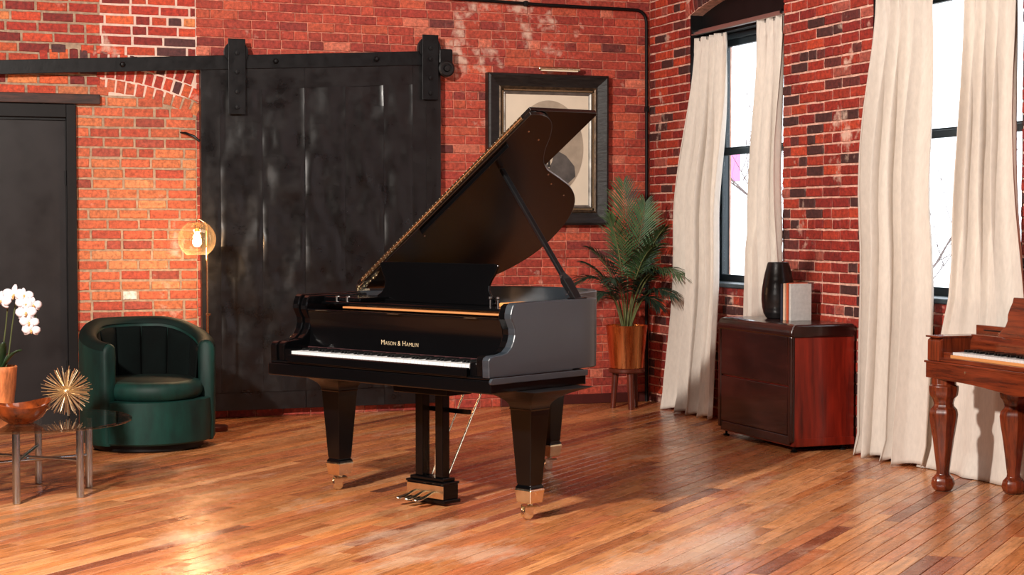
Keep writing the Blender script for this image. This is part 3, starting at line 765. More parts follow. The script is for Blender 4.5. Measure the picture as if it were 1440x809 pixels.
# lid prop
def lp(s, t, off=0): return Vector((-.77+s*math.cos(TH)-off*math.sin(TH), t, 1.048+s*math.sin(TH)+off*math.cos(TH)))
a, b = Vector((.742, .262, 1.035)), lp(1.094, .402, -.006)
def bar(mb, a, b, wa, wb2, side=Vector((0,1,0)), th=.5):
    t = (b-a).normalized(); s = (side-t*side.dot(t)).normalized(); q = t.cross(s); R = []
    for p, w_ in ((a, wa), (a+(b-a)*.14, wa*1.15), (a+(b-a)*.19, (wa+wb2)/2*.8), (b, wb2)): R.append([p+s*w_*i+q*w_*th*j for i, j in ((1,1),(-1,1),(-1,-1),(1,-1))])
    mb.rings(R)
mb = MB(); bar(mb, a, b, .021, .013, Vector((.3,1,0)), .7); pr_ = mb.build('lid_prop', M_satin2, gp, bevel=.003)
mb = MB(); c_ = a+(b-a)*.17; mb.lathe([(.009, -.02), (.009, .02)], tuple(c_), 10, axis='y'); c_ = a+(b-a)*.06; mb.lathe([(.007, -.022), (.007, .022)], tuple(c_), 10, axis='y'); mb.build('pivot_pin', M_steel, pr_)
MB().bx(.715, .762, .22, .31, 1.036, 1.046).build('prop_plate', M_gloss, gp, bevel=.002)
# legs with flared brackets, brass ferrule and caster
def leg(x, y, castrot, brk=True):
    L_ = MB()
    L_.sq([(.072, .53), (.066, .522), (.065, .50), (.044, .175), (.041, .165), (.048, .155), (.050, .148)], (x, y))
    lg = L_.build('leg', M_gloss, gp, bevel=.003)
    # concave bracket under the key bed, wider than deep
    S = []; 
    for k in range(11):
        t = k/10; e = t*t*(1.0-.0*t); S.append(((.068+.155*t**2.2), (.068+.150*t**2.2), .528+.102*t))
    if brk:
        B = MB(); B.rings([[(x+sx*a_, y+sy*b_, z_) for sx, sy in ((1,1),(-1,1),(-1,-1),(1,-1))] for a_, b_, z_ in S])
    else:
        B = MB(); B.sq([(.066, .528), (.075, .56), (.10, .62), (.12, .70)], (x, y))
    B.build('bracket', M_satin2, lg, bevel=.003)
    MB().sq([(.047, .148), (.051, .14), (.043, .082), (.041, .08)], (x, y)).build('ferrule', M_brass, lg, bevel=.002)
    c = empty('caster', (x, y, 0), castrot); c.parent = lg
    mb = MB(); mb.lathe([(.014, .058), (.014, .085)], (0,0,0), 14)
    mb.prism([(-.030,.068),(.034,.068),(.034,.060),(.012,.050),(-.002,.024),(-.016,.018),(-.028,.026),(-.034,.05)], 'x', -.031, -.024)
    mb.prism([(-.030,.068),(.034,.068),(.034,.060),(.012,.050),(-.002,.024),(-.016,.018),(-.028,.026),(-.034,.05)], 'x', .024, .031)
    mb.bx(-.031, .031, -.03, .034, .060, .068)
    # merged into the caster empty would be a fourth level: keep caster as the mesh itself
    bpy.data.objects.remove(c)
    R3 = Matrix.Rotation(castrot, 3, 'Z'); wm = MB(); wm.lathe([(0,-.022),(.024,-.022),(.026,-.018),(.026,.018),(.024,.022),(0,.022)], (0,-.012,.026), 20, axis='x')
    for q, nm, mm in ((mb, 'caster_fork', M_brass), (wm, 'caster_wheel', M_brass)):
        q.v = [tuple(R3 @ Vector(v)+Vector((x, y, 0))) for v in q.v]; q.build(nm, mm, lg, smooth=35)
leg(.668, 0, -.5); leg(-.668, 0, -.5); leg(-.30, 1.27, -.5, False)
# pedal lyre
LX, LY = 0, .02
mb = MB().bx(LX-.19, LX+.19, LY-.09, LY+.09, .555, .60); mb.bx(LX-.21, LX+.21, LY-.11, LY+.11, .60, .628)
ly = mb.build('lyre', M_gloss, gp, bevel=.005)
for s in (-1, 1): MB().bx(LX+s*.07-.026, LX+s*.07+.026, LY-.026, LY+.026, .135, .556).build('lyre_post', M_gloss, ly, bevel=.004)
MB().bx(LX-.075, LX+.20, LY+.05, LY+.075, .455, .478).build('lyre_rail', M_gloss, ly, bevel=.003)
mb = MB().bx(LX-.14, LX+.14, LY-.06, LY+.06, .012, .03); mb.bx(LX-.13, LX+.13, LY-.052, LY+.052, .03, .105); mb.bx(LX-.135, LX+.135, LY-.056, LY+.056, .105, .118); mb.sq([(.0, 0)], (0, 0)) if False else None
mb.bx(LX-.115, LX+.115, LY-.045, LY+.045, .118, .136)
mb.build('pedal_box', M_gloss, ly, bevel=.004)
mb = MB().bx(LX-.128, LX+.128, LY-.0545, LY-.0520, .034, .100); pp2 = mb.build('pedal_plate', M_brass, ly, bevel=.0008)
for k in (-1, 0, 1):
    x = LX+.062*k; L0 = .052; R = []
    for y, w_, z_ in ((LY-.045, .009, .066), (LY-.08, .009, .060), (LY-.11, .012, .050), (LY-.145, .019, .043), (LY-.175, .021, .040), (LY-.188, .014, .040), (LY-.193, .004, .040)):
        R.append([(x+w_*c_, y, z_+.0055*s_) for c_, s_ in ((1,.4),(.5,1),(-.5,1),(-1,.4),(-1,-.6),(1,-.6))])
    MB().rings(R).build('pedal', M_brass, ly, smooth=40)
mb = MB()
for x, x2 in ((-.035, -.02), (.0, .01), (.035, .04)): mb.tube([(LX+x*.5, LY+.035, .13), (LX+x2*.5, LY+.05, .60)], .0035, 6)
mb.build('pedal_rod', M_brass, ly, smooth=True)
MB().tube([(LX+.055, LY+.045, .12), (LX+.06, LY+.36, .64)], .005, 8).build('brace_rod', M_brass, gp, smooth=True)
MB().tube([(LX-.055, LY+.045, .12), (LX-.06, LY+.36, .64)], .005, 8).build('brace_rod', M_brass, gp, smooth=True)

# ================================================================ ROSEWOOD PIANO AT THE RIGHT EDGE
M_rose = mat('figured_rosewood', (104,42,20), .22, nscale=4, namt=.5, stretch=(8, .9, 13), dark=(52,18,12), bump=.04, coat=.5)
M_rose_v = mat('figured_rosewood_upright', (110,45,21), .24, nscale=4, namt=.5, stretch=(10, 10, 1), dark=(52,19,12), bump=.04, coat=.5)
p2o = (-.30, -5.25, 0)
sp = empty('parlour_piano', p2o, 0, 'carved rosewood piano on turned legs cut off by the right edge', 'piano')
def Q(mb, nm, m, par=sp, **k): return loc(mb, p2o).build(nm, m, par, **k)
FX, BX, Y1, Y2 = -.50, -.085, -4.51, -5.99
arc = [(Y1, .593), (Y1-.28, .590)]+[(Y1-.28-.46*t, .590-.03*t**1.5) for t in (.25, .5, .75, 1)]; arc2 = [(Y1+Y2-y, z) for y, z in arc[::-1]]
Q(MB().prism(arc+arc2+[(Y2, .678), (Y1, .678)], 'x', FX, FX+.03), 'front_apron', M_rose, bevel=.004)
Q(MB().bx(FX-.008, BX, Y2-.006, Y1+.006, .672, .684), 'apron_moulding', M_rose, bevel=.004)
for y in (Y1, Y2+.03): Q(MB().bx(FX+.03, BX, y-.03, y, .60, .678), 'side_apron', M_rose, bevel=.003)
Q(MB().bx(FX+.02, BX, Y2+.02, Y1-.02, .615, .672), 'key_bed', M_rose)
for s, ya, yb in ((1, Y1, Y1-.115), (-1, Y2+.115, Y2)):
    Q(MB().prism([(FX+.01,.684),(FX+.01,.792),(FX+.03,.806),(BX,.812),(BX,.684)], 'y', ya, yb), 'cheek', M_rose_v, bevel=.004)
    Q(MB().bx(FX+.0, FX+.30, ya+.004, yb-.004, .806, .816), 'cheek_cap', M_rose, bevel=.003)
Q(MB().bx(FX+.01, FX+.045, Y2+.115, Y1-.115, .684, .706), 'keyslip', M_rose, bevel=.003)
ks, ke = Y1-.175, Y2+.175; kn = 45; kw2 = (ks-ke)/kn
Q(MB().bx(FX+.03, FX+.05, ke, ks, .706, .722), 'key_front_rail', mat('honey_wood', (206,140,84), .4), bevel=.002)
for y in (Y1-.145, Y2+.145): Q(MB().bx(FX+.03, FX+.19, y-.03, y+.03, .70, .735), 'key_block', M_rose, bevel=.003)
wk2 = loc(MB().bx(FX+.045, FX+.19, -kw2/2+.0006, kw2/2-.0006, .72, .736), (0, 0, 0)).build('white_key', M_ivory, sp, bevel=.001, bseg=1)
bk2 = MB().bx(FX+.10, FX+.19, -.006, .006, .736, .749).build('black_key', M_keyblack, sp, bevel=.001, bseg=1)
fst = True
for i in range(kn):
    y = ks-kw2*(i+.5); l_ = (-p2o[0], y-p2o[1], 0)
    if i == 0: wk2.location = l_
    else: c = wk2.copy(); COL.objects.link(c); c.parent = sp; c.location = l_
    if i % 7 in (0, 1, 3, 4, 5) and i < kn-1:
        l2 = (-p2o[0], y-kw2/2-p2o[1], 0)
        if fst: bk2.location = l2; fst = False
        else: c = bk2.copy(); COL.objects.link(c); c.parent = sp; c.location = l2
Q(MB().prism([(FX+.19,.70),(FX+.195,.79),(FX+.215,.82),(FX+.25,.82),(FX+.25,.70)], 'y', Y2+.115, Y1-.115), 'fallboard', M_rose, bevel=.003)
Q(MB().bx(FX+.21, BX, Y2+.10, Y1-.10, .80, .822), 'top_shelf', M_rose, bevel=.004)
Q(MB().bx(FX+.27, FX+.30, Y2+.06, Y1-.06, .815, .868), 'lid_rail', M_rose, bevel=.003)
Q(MB().bx(FX+.268, FX+.302, Y1-.13, Y1-.30, .84, .846), 'rail_slot', M_black_paint)
h2 = [(0,.02),(.10,.02),(.27,.02),(.41,.02),(.39,.055),(.362,.075),(.352,.105),(.358,.135),(.35,.165),(.335,.2),(.333,.225),(.24,.225),(.225,.20),(.0,.20)]
dpp = [(y-5.22, z) for y, z in h2]+[(-y-5.22, z) for y, z in h2[::-1][1:-1]]
ds_ = MB().prism(dpp, 'x', -.010, .010); ds_.v = [(x-p2o[0]+FX+.235-.0-(z)*-.18, y-p2o[1], z+.80) for x, y, z in ds_.v]
ds_.build('music_desk', M_rose, sp, bevel=.004)
Q(MB().bx(BX-.02, BX, Y2+.02, Y1-.02, .60, .82), 'back_panel', M_rose)
Q(MB().lathe([(.007, -.0), (.007, -.004), (0, -.005)], (FX-.001, -4.86, .645), 12, axis='x'), 'screw', M_brass)
LEGP = [(.040,.0),(.050,.012),(.058,.035),(.052,.065),(.034,.085),(.032,.10),(.040,.17),(.052,.27),(.066,.36),(.070,.40),(.066,.425),(.058,.435),(.050,.445),(.048,.46),(.056,.485),(.068,.50),(.072,.53),(.072,.55),(.060,.558),(.060,.60)]
def leg2(x, y):
    mb = MB(); R = []
    for r, z in LEGP:
        seg = 8 if z > .10 else 8; R.append([(x+r/math.cos(PI/8)*math.cos(PI/8+2*PI*k/8), y+r/math.cos(PI/8)*math.sin(PI/8+2*PI*k/8), z+.002) for k in range(8)])
    mb.rings(R); Q(mb, 'leg', M_rose_v, smooth=32, bevel=.002)
for x, y in ((-.437, -4.585), (-.155, -4.80), (-.437, -5.91), (-.155, -5.70)): leg2(x, y)
for x, y in ((-.30, -5.25),): Q(MB().bx(x-.03, x+.03, y-.10, y+.10, .30, .615), 'pedal_lyre', M_rose_v, bevel=.006)
Q(MB().bx(-.36, -.24, -5.17, -4.93, .02, .30) , 'lyre_foot', M_rose_v, bevel=.008) if False else None

# ================================================================ CABINET, VASE, BOOKS
M_mahog = mat('mahogany_lit_red', (128,32,18), .3, nscale=3, namt=.3, stretch=(7, 7, .7), dark=(70,15,11), coat=.2)  # redder copy for the end face, its lit look painted in
M_mahog_d = mat('mahogany_shaded', (42,15,12), .27, nscale=3, namt=.4, stretch=(1, 1, 6), coat=.3)  # same mahogany painted darker for the shaded front, also on the top
co = (-.24, -2.573, 0); CX0, CX1, CY0, CY1 = -.47, -.022, -3.055, -2.09
cb = empty('low_cabinet', co, 0, 'low dark mahogany cabinet with rounded top between the two windows', 'cabinet')
def K(mb, nm, m, par=cb, **k): return loc(mb, co).build(nm, m, par, **k)
K(MB().bx(CX0+.018, CX1, CY0+.006, CY1-.006, .035, .72), 'body', M_mahog, bevel=.004)
# waterfall top: rounded over the front and the end
nose = [(CX1, .702), (CX0-.002, .702), (CX0-.006, .72), (CX0-.006, .735)]+[(CX0+.045-.05*math.cos(a), .735+.05*math.sin(a)) for a in (.3, .7, 1.1, 1.57)]+[(CX1, .785)]
K(MB().prism(nose, 'y', CY0-.006, CY1+.006), 'top', M_mahog_d, bevel=.034, bseg=5)
for za, zb in ((.41, .712), (.105, .402)):
    K(MB().bx(CX0, CX0+.02, CY0+.045, CY1-.045, za, zb), 'drawer', M_mahog_d, bevel=.006)
for y in (CY0+.021, CY1-.021): K(MB().bx(CX0-.002, CX0+.03, y-.021, y+.021, .06, .716), 'corner_stile', M_mahog_d, bevel=.012, bseg=3)
K(MB().bx(CX0+.006, CX0+.03, CY0+.03, CY1-.03, .045, .10), 'plinth', M_mahog_d, bevel=.004)
K(MB().bx(CX0+.04, CX1, CY0+.0, CY0+.012, .035, .085), 'end_plinth', M_mahog, bevel=.003)
for x in (CX0+.045, CX1-.06):
    for y in (CY0+.04, CY1-.04): K(MB().lathe([(.02, 0), (.022, .008), (.008, .014), (.008, .036)], (x, y, 0), 12), 'glide_foot', M_iron, smooth=30)
vz = .7855
vp = [(.0,0),(.070,0),(.078,.006),(.094,.035),(.104,.08),(.108,.13),(.106,.18),(.099,.23),(.090,.28),(.078,.33),(.070,.358),(.066,.366),(.058,.364),(.064,.33),(.05,.3),(0,.3)]
P_ = []
for i in range(len(vp)-1):
    for j in range(6):
        t = j/6; r = vp[i][0]*(1-t)+vp[i+1][0]*t; z = vp[i][1]*(1-t)+vp[i+1][1]*t; P_.append((r+(.0005*math.sin(z*620) if 1 < i < 10 else 0), z))
P_.append(vp[-1])
tag(MB().lathe(P_, (0,0,0), 48, caps=False).build('tall_vase', mat('charcoal_glaze', (30,28,29), .28, nscale=12, namt=.2), smooth=60), 'tall tapering charcoal vase with fine ribs on the cabinet', 'vase').location = (-.195, -2.40, vz)
M_pages = mat('page_block', (226,214,196), .8, nscale=40, namt=.15, stretch=(1, 30, 1))
def book(x, y, w_, t_, h_, colr, lab, rz=0, lean=0):
    b = empty('book', (x, y, vz), rz, lab, 'book', 'books standing beside the vase'); b.rotation_euler = (lean, 0, rz)
    m = mat('book_cloth_%d_%d_%d' % colr, colr, .7, nscale=40, namt=.08)
    mb = MB().bx(0, w_, 0, .0025, 0, h_); mb.bx(0, w_, t_-.0025, t_, 0, h_); mb.bx(0, .003, 0, t_, 0, h_); mb.build('cover', m, b, bevel=.0008, bseg=1)
    MB().bx(.004, w_-.004, .003, t_-.003, .003, h_-.003).build('pages', M_pages, b)
book(-.262, -2.690, .150, .030, .235, (196,194,190), 'pale grey book standing nearest the camera by the vase', .06)
book(-.266, -2.655, .146, .022, .240, (196,84,50), 'orange book standing just behind the pale grey book', .05)
book(-.272, -2.629, .146, .026, .236, (226,190,160), 'cream book standing between orange and navy books', .05)
book(-.276, -2.599, .140, .022, .232, (40,46,62), 'navy book standing behind the cream book against the vase', .05)
# ================================================================ CURTAINS
def curtain_mat():
    m = mat('linen_cream', (228,220,210), .85, nscale=60, namt=.06, bump=.1, stretch=(1, 1, .3)); nt = m.node_tree
    b = nt.nodes['Principled BSDF']; out = nt.nodes['Material Output']
    tr_ = nd(nt, 'ShaderNodeBsdfTranslucent'); tr_.inputs[0].default_value = (*lin((244,226,206)), 1)
    mx = nd(nt, 'ShaderNodeMixShader'); mx.inputs[0].default_value = .2
    nt.links.new(b.outputs[0], mx.inputs[1]); nt.links.new(tr_.outputs[0], mx.inputs[2]); nt.links.new(mx.outputs[0], out.inputs[0]); return m
M_lin = curtain_mat()
def sm(t): t = max(0, min(1, t)); return t*t*(3-2*t)
def lerp_list(P, k):
    for (k0, v0), (k1, v1) in zip(P, P[1:]):
        if k <= k1: t = (k-k0)/(k1-k0); return v0+(v1-v0)*t
    return P[-1][1]
def smooth_list(P, k): return (lerp_list(P, max(0, k-.08))+lerp_list(P, k)*2+lerp_list(P, min(1, k+.08)))/4
def curtain(left, right, zt, folds, amp, label, seed, xt=.03, xb=-.06, trail=0., calm=0.):
    """left, right: (fraction down, y) edge lines; hangs from the rail in the reveal and falls in front of the wall"""
    r = random.Random(seed); ph = [r.uniform(0, 6.28) for _ in range(6)]
    def fn(a, b):
        k = 1-b                       # 0 at top, 1 at floor
        y = smooth_list(left, k)*(1-a)+smooth_list(right, k)*a
        x = xt+(xb-xt)*sm(k/.5)
        aa = a+.018*math.sin(k*3+ph[0])*k+.02*math.sin(a*5+ph[1])*k
        aa += .10*mn.noise(Vector((a*2.2, k*.5, seed*1.7)))+.03*mn.noise(Vector((a*5, k*1.5, seed)))
        w1 = math.sin(2*PI*folds*aa+ph[2]); w1 = math.copysign(abs(w1)**.75, w1)
        w2 = math.sin(2*PI*folds*.5*aa+ph[3]+k*1.2); w3 = math.sin(2*PI*folds*2.1*aa+ph[4])
        am = amp*(.42+.58*sm(k*3))*(1-calm*sm((k-.5)*2.6))
        x += am*(w1*(.85-.1*k)*(.75+.5*mn.noise(Vector((a*3, k*.8, seed+9.))))+w2*.5*k+w3*.12*(1-.6*k))-.018*k*(1-k)*mn.noise(Vector((a*6, k*4, seed)))
        ed = min(1, min(a, 1-a)/.06); y += am*.45*math.cos(2*PI*folds*aa+ph[2])*ed
        z = zt*(1-k)+.004
        if k < .04: x += .006*math.sin(2*PI*folds*3*a)      # pleated heading
        if k > .955: t = (k-.955)/.045; x -= .02*t*(1+w2); z += .010*(1+w1)*t*trail
        lim = .09+(-.026-.09)*sm((k-.35)/.22); x = x if x < lim else lim-.003
        return (x, y, z)
    y0 = (left[0][1]+right[0][1])/2; t = empty('window_curtain', (0, y0, 0), 0, label, 'curtain', 'curtains at the two windows')
    mb = MB().grid(fn, 150, 110); mb.v = [(x, y-y0, z) for x, y, z in mb.v]
    mb.build('cloth', M_lin, t, smooth=180, solid=.0022, rec=False)
    mb = MB(); nh = int(folds*2)
    for k in range(nh):
        a = (k+.5)/nh; y = left[0][1]*(1-a)+right[0][1]*a-y0; mb.tube([(xt, y, zt-.02), (xt, y, zt+.008)], .003, 6)
    mb.build('hook', M_iron, t)
    return t
curtain([(0,-.715),(.276,-.756),(.658,-.74),(1,-.485)], [(0,-1.193),(.286,-1.36),(.649,-1.44),(1,-1.37)], 2.775, 4.2, .072, 'cream curtain nearest the palm, left of the corner window', 3, xb=-.125, trail=1)
curtain([(0,-1.648),(.297,-1.67),(.65,-1.631),(1,-1.56)], [(0,-2.07),(.3,-2.08),(.37,-2.10),(.643,-2.19),(.72,-2.2),(.79,-2.07),(1,-2.06)], 2.80, 3.6, .050, 'cream curtain behind the low cabinet and vase', 8, xb=-.036, calm=.9)
curtain([(0,-3.20),(.25,-3.208),(.553,-3.30),(1,-3.22)], [(0,-3.72),(.334,-3.896),(.622,-4.0),(.8,-3.97),(1,-3.90)], 2.80, 3.8, .074, 'wide cream curtain just right of the low cabinet', 14, xb=-.115, trail=1)
curtain([(0,-4.08),(.338,-4.147),(.648,-4.107),(.82,-3.88),(1,-3.81)], [(0,-4.54),(.30,-4.60),(.347,-4.62),(.639,-4.738),(1,-4.803)], 2.80, 3.8, .058, 'cream curtain behind the rosewood piano', 23, xb=-.045, calm=.75)
def rail(y0, y1, lab):
    t = empty('curtain_rail', (.03, (y0+y1)/2, 2.815), 0, lab, 'curtain rail'); h = (y1-y0)/2
    m = mat('brushed_rail', (196,190,186), .3, .9)
    MB().bx(-.018, .018, -h, h, -.012, .010).build('rail_track', m, t, bevel=.003)
    MB().bx(.022, .05, -h, h, .012, .030).build('rail_back', m, t, bevel=.002)
    mb = MB()
    for s in (-1, 1): mb.box((.03, s*(h-.03), .012), (.12, .02, .03))
    mb.build('rail_bracket', M_iron, t, bevel=.002)
rail(-2.09, -.705, 'slim metal curtain rail across the corner window head')
rail(-4.618, -3.19, 'slim metal curtain rail across the window head behind the rosewood piano')

# ================================================================ FRAMED PORTRAIT AND PICTURE LIGHT
M_fr = mat('ebonised_frame_oak', (30,26,24), .42, nscale=7, namt=.5, stretch=(1.5, 1, 7), bump=.35)
M_frg = mat('aged_bronze_moulding', (84,66,48), .42, .5, nscale=30, namt=.5, bump=.5)
M_frs = mat('tarnished_silver_fillet', (150,146,140), .35, .7, nscale=12, namt=.3)
M_mat = mat('cream_mount_board', (226,212,190), .9, nscale=4, namt=.04)
fo = (-.874, -.03, 1.967); FWH, FHH = .497, .578
fp = empty('portrait_frame', fo, 0, 'large dark carved frame with oval sepia portrait on the brick wall', 'picture frame')
def frame_ring(prof):
    """prof: (inset, depth toward the room) pairs, mitred round the rectangle"""
    R = [[(sx*(FWH-i), -d, sz*(FHH-i)) for sx, sz in ((-1,-1),(1,-1),(1,1),(-1,1))] for i, d in prof]
    m = MB(); n = len(R); vs = [v for r in R for v in r]
    m.add(vs, [(i*4+k, i*4+(k+1) % 4, ((i+1) % n)*4+(k+1) % 4, ((i+1) % n)*4+k) for i in range(n) for k in range(4)]); return m
frame_ring([(0,-.025),(0,.035),(.006,.045),(.02,.050),(.085,.022),(.098,.018),(.098,-.02)]).build('outer_frame', M_fr, fp)
frame_ring([(.096,-.02),(.096,.022),(.106,.028),(.116,.022),(.13,.012),(.135,-.02)]).build('inner_moulding', M_frg, fp)
frame_ring([(.134,-.02),(.134,.012),(.140,.016),(.150,.008),(.158,.0),(.158,-.02)]).build('silver_fillet', M_frs, fp)
mb = MB()
for s in (-1, 1):
    for k in range(56):
        mb.box((-FWH+.125+(2*FWH-.25)*k/55, -.020, s*(FHH-.125)), (.011, .012, .011), rot=Matrix.Rotation(.78, 3, 'Y'))
    for k in range(66): mb.box((s*(FWH-.125), -.020, -FHH+.125+(2*FHH-.25)*k/65), (.011, .012, .011), rot=Matrix.Rotation(.78, 3, 'Y'))
mb.build('bead', mat('bead_bronze', (150,124,92), .4, .7), fp, kind='stuff')
MB().bx(-FWH+.155, FWH-.155, -.001, .012, -FHH+.155, FHH-.155).build('mount_board', M_mat, fp)
def ell(cx, cz, a, b, y0, y1, m, nm, par): return MB().prism([(cx+a*math.cos(t*2*PI/64), cz+b*math.sin(t*2*PI/64)) for t in range(64)], 'y', y0, y1).build(nm, m, par)
M_sep = mat('sepia_paper', (176,160,140), .8, nscale=2.5, namt=.3); M_suit = mat('sepia_suit', (92,86,82), .85, nscale=6, namt=.3)
ov = ell(.012, .015, .285, .365, -.0035, -.001, M_sep, 'oval_print', fp)
# printed half-length figure in a dark coat, flat as in the photograph
def flat(P, y, m, nm): return MB().prism(P, 'y', y-.0004, y).build(nm, m, ov)
flat([(.012+x, .0+z) for x, z in [(-.22,-.22),(-.19,-.12),(-.13,-.05),(-.05,.0),(.06,.0),(.14,-.04),(.21,-.12),(.22,-.20),(.14,-.27),(.0,-.31),(-.12,-.29)]], -.0040, M_suit, 'coat')
flat([(.012+.075*math.cos(t*.314), .12+.105*math.sin(t*.314)) for t in range(20)], -.0042, mat('sepia_skin', (204,184,158), .8, nscale=8, namt=.12), 'face')
flat([(.012+.082*math.cos(t*.314), .165+.070*math.sin(t*.314)) for t in range(11)]+[(-.060,.150),(-.045,.185),(.02,.195),(.066,.180),(.086,.150)], -.0046, M_suit, 'hair')
for ex_ in (-.018, .040): flat([(ex_+.010*math.cos(t*.785), .128+.005*math.sin(t*.785)) for t in range(8)], -.0046, M_suit, 'eye')
flat([(-.022,.070),(.012,.084),(.046,.070),(.030,.064),(.012,.070),(-.006,.064)], -.0046, M_suit, 'moustache')
flat([(.006,.118),(.017,.118),(.022,.092),(.002,.092)], -.0045, M_sep, 'nose')
flat([(-.035,.01),(.06,.01),(.036,-.09),(.012,-.14),(-.010,-.09)], -.0044, mat('sepia_shirt', (206,192,170), .8), 'shirt_front')
flat([(-.03,-.015),(.012,-.03),(.055,-.015),(.05,-.045),(.018,-.04),(.024,-.13),(.0,-.13),(.006,-.04),(-.026,-.045)], -.0048, mat('sepia_black', (40,36,34), .8), 'tie')
pl_ = empty('picture_light', (-.80, -.09, 2.585), 0, 'small brass picture light bar above the portrait frame', 'lamp')
MB().lathe([(0,-.17),(.013,-.17),(.016,-.165),(.016,.165),(.013,.17),(0,.17)], (0,0,0), 16, axis='x').build('lamp_bar', M_brass, pl_, smooth=30)
MB().bx(-.15, .15, -.014, .010, -.020, -.012).build('light_strip', mat('opal_strip', (240,226,200), .4), pl_)
MB().tube([(.12, .0, 0), (.12, .05, .004), (.12, .088, .004)], .006, 8).build('bracket_arm', M_brass, pl_, smooth=True)
MB().tube([(.165, .0, 0), (.178, .03, -.004), (.185, .085, -.01)], .003, 6).build('cord', M_black_paint, pl_, smooth=True)

# ================================================================ PALM, COPPER POT, STOOL
st = (-.385, -.43, 0)
M_walnut = mat('reddish_walnut', (96,40,26), .35, nscale=5, namt=.35, stretch=(5, 5, 1))
ps = empty('plant_stool', st, .3, 'three-legged round reddish wooden stool under the copper pot', 'stool')
MB().lathe([(0,.275),(.128,.275),(.138,.283),(.138,.302),(.132,.308),(0,.308)], (0,0,0), 40).build('stool_top', M_walnut, ps, smooth=30)
for k in range(3):
    a = -PI/2-.75+2*PI*k/3+.35; c, s = math.cos(a), math.sin(a)
    MB().tube([(c*.085, s*.085, .276), (c*.105, s*.105, .0)], [.026, .019], 14).build('leg', M_walnut, ps, smooth=30)
M_copper = mat('brushed_copper', (224,150,96), .28, 1., nscale=3, namt=.25, stretch=(9, 9, .4), rvar=.08)
pt_ = tag(MB().lathe([(0,0),(.122,0),(.126,.004),(.158,.322),(.160,.326),(.155,.326),(.124,.012),(0,.012)], (0,0,0), 56).build('copper_pot', M_copper, smooth=30), 'tapered brushed copper pot on the round stool in the corner', 'plant pot')
pt_.location = (st[0], st[1], .308)
palm = empty('potted_palm', (st[0], st[1], .32), 0, 'feathery green parlour palm growing in the copper pot', 'plant')
M_palm = mat('palm_green', (66,92,54), .42, nscale=5, namt=.45, dark=(24,44,30)); M_palm2 = mat('palm_dark_green', (34,56,42), .45, nscale=5, namt=.4, dark=(16,30,24))
M_stem = mat('palm_stem', (104,112,66), .5, nscale=9, namt=.3, dark=(70,66,40))
MB().lathe([(0,.27),(.13,.27),(.148,.262)], (0,0,0), 30).build('soil', mat('bark_soil', (52,36,26), .95, nscale=50, namt=.5, bump=.8), palm)
er, ef = Vector((RT.x, RT.y, 0)).normalized(), Vector((FW.x, FW.y, 0)).normalized()
rpm = random.Random(17)
def frond(base, ctrl, tip, ln, m, nl=34, droop=.35, start=.38):
    """coordinates are (right, forward, up) relative to the pot rim"""
    W = lambda p: er*p[0]+ef*p[1]+Vector((0, 0, p[2]+.27))
    p0, p1, p2 = W(base), W(ctrl), W(tip); f = lambda t: p0*(1-t)**2+p1*2*t*(1-t)+p2*t*t
    mb = MB(); mb.tube([f(k/16) for k in range(17)], [.0075*(1-.8*k/16) for k in range(17)], 6)
    o = None; mm = MB()
    for k in range(nl):
        t = start+(1-start)*(k+.5)/nl; p = f(t); tg = (f(min(1, t+.02))-f(max(0, t-.02))).normalized()
        sd = tg.cross(Vector((0,0,1)))
        if sd.length < .2: sd = tg.cross(ef)
        sd.normalize(); nn = sd.cross(tg).normalized()
        q = (t-start)/(1-start); L_ = ln*(math.sin(PI*min(1, .22+.72*q))**.7)*rpm.uniform(.88, 1.1)
        for s in (-1, 1):
            dr = (sd*s*(.80-.35*q)+tg*(.62+.5*q)+nn*.22+Vector((rpm.uniform(-.08,.08),)*3)).normalized()
            w_ = .0056; R = []
            for j, (u, wf) in enumerate(((0,.35),(.25,1),(.6,.85),(.85,.45),(1,.04))):
                c = p+dr*L_*u+Vector((0,0,-1))*droop*L_*u*u*.9
                sw = dr.cross(nn).normalized()*w_*wf; R.append((c-sw, c+nn*.0025*wf, c+sw))
            vs = [v for r_ in R for v in r_]; fs = []
            for j in range(4):
                for h in range(2): fs.append((j*3+h, j*3+h+1, (j+1)*3+h+1, (j+1)*3+h))
            mm.add(vs, fs)
    fr_ = mb.build('frond', M_stem, palm, smooth=True)
    mm.build('leaflet', m, fr_, kind='stuff', rec=False, smooth=True)
G, D = M_palm, M_palm2
FR = [((.0,0,0),(.02,-.02,.55),(-.03,-.03,1.12),.30,G,.18),((.02,0,0),(.06,-.05,.5),(.13,-.10,.97),.30,G,.25),((.02,.0,0),(.08,-.08,.55),(.26,-.26,.78),.26,G,.4),
      ((.03,0,0),(.12,-.1,.62),(.36,-.44,.44),.25,G,.55),((.0,-.02,0),(.05,-.15,.60),(.20,-.38,.66),.26,G,.5),((-.02,0,0),(-.08,-.02,.5),(-.28,-.08,.62),.25,D,.4),
      ((-.03,0,0),(-.12,-.02,.50),(-.36,-.10,.38),.24,D,.55),((-.02,.03,0),(-.10,-.05,.42),(-.33,-.02,.52),.22,D,.5),((.02,-.03,0),(.14,-.10,.45),(.31,-.42,.28),.2,D,.55),
      ((-.01,.0,0),(-.05,-.18,.46),(-.14,-.40,.40),.22,D,.55),((.02,.0,0),(.06,-.08,.42),(.20,-.16,.45),.2,D,.5),((0,.02,0),(-.03,-.05,.6),(-.14,-.10,.86),.25,G,.3),((.01,0,0),(.07,-.12,.5),(.24,-.30,.46),.22,D,.6),
      ((-.02,-.02,0),(-.09,-.10,.40),(-.26,-.24,.26),.2,D,.6),((.02,.0,0),(.10,-.06,.38),(.22,-.24,.2),.18,D,.6)]
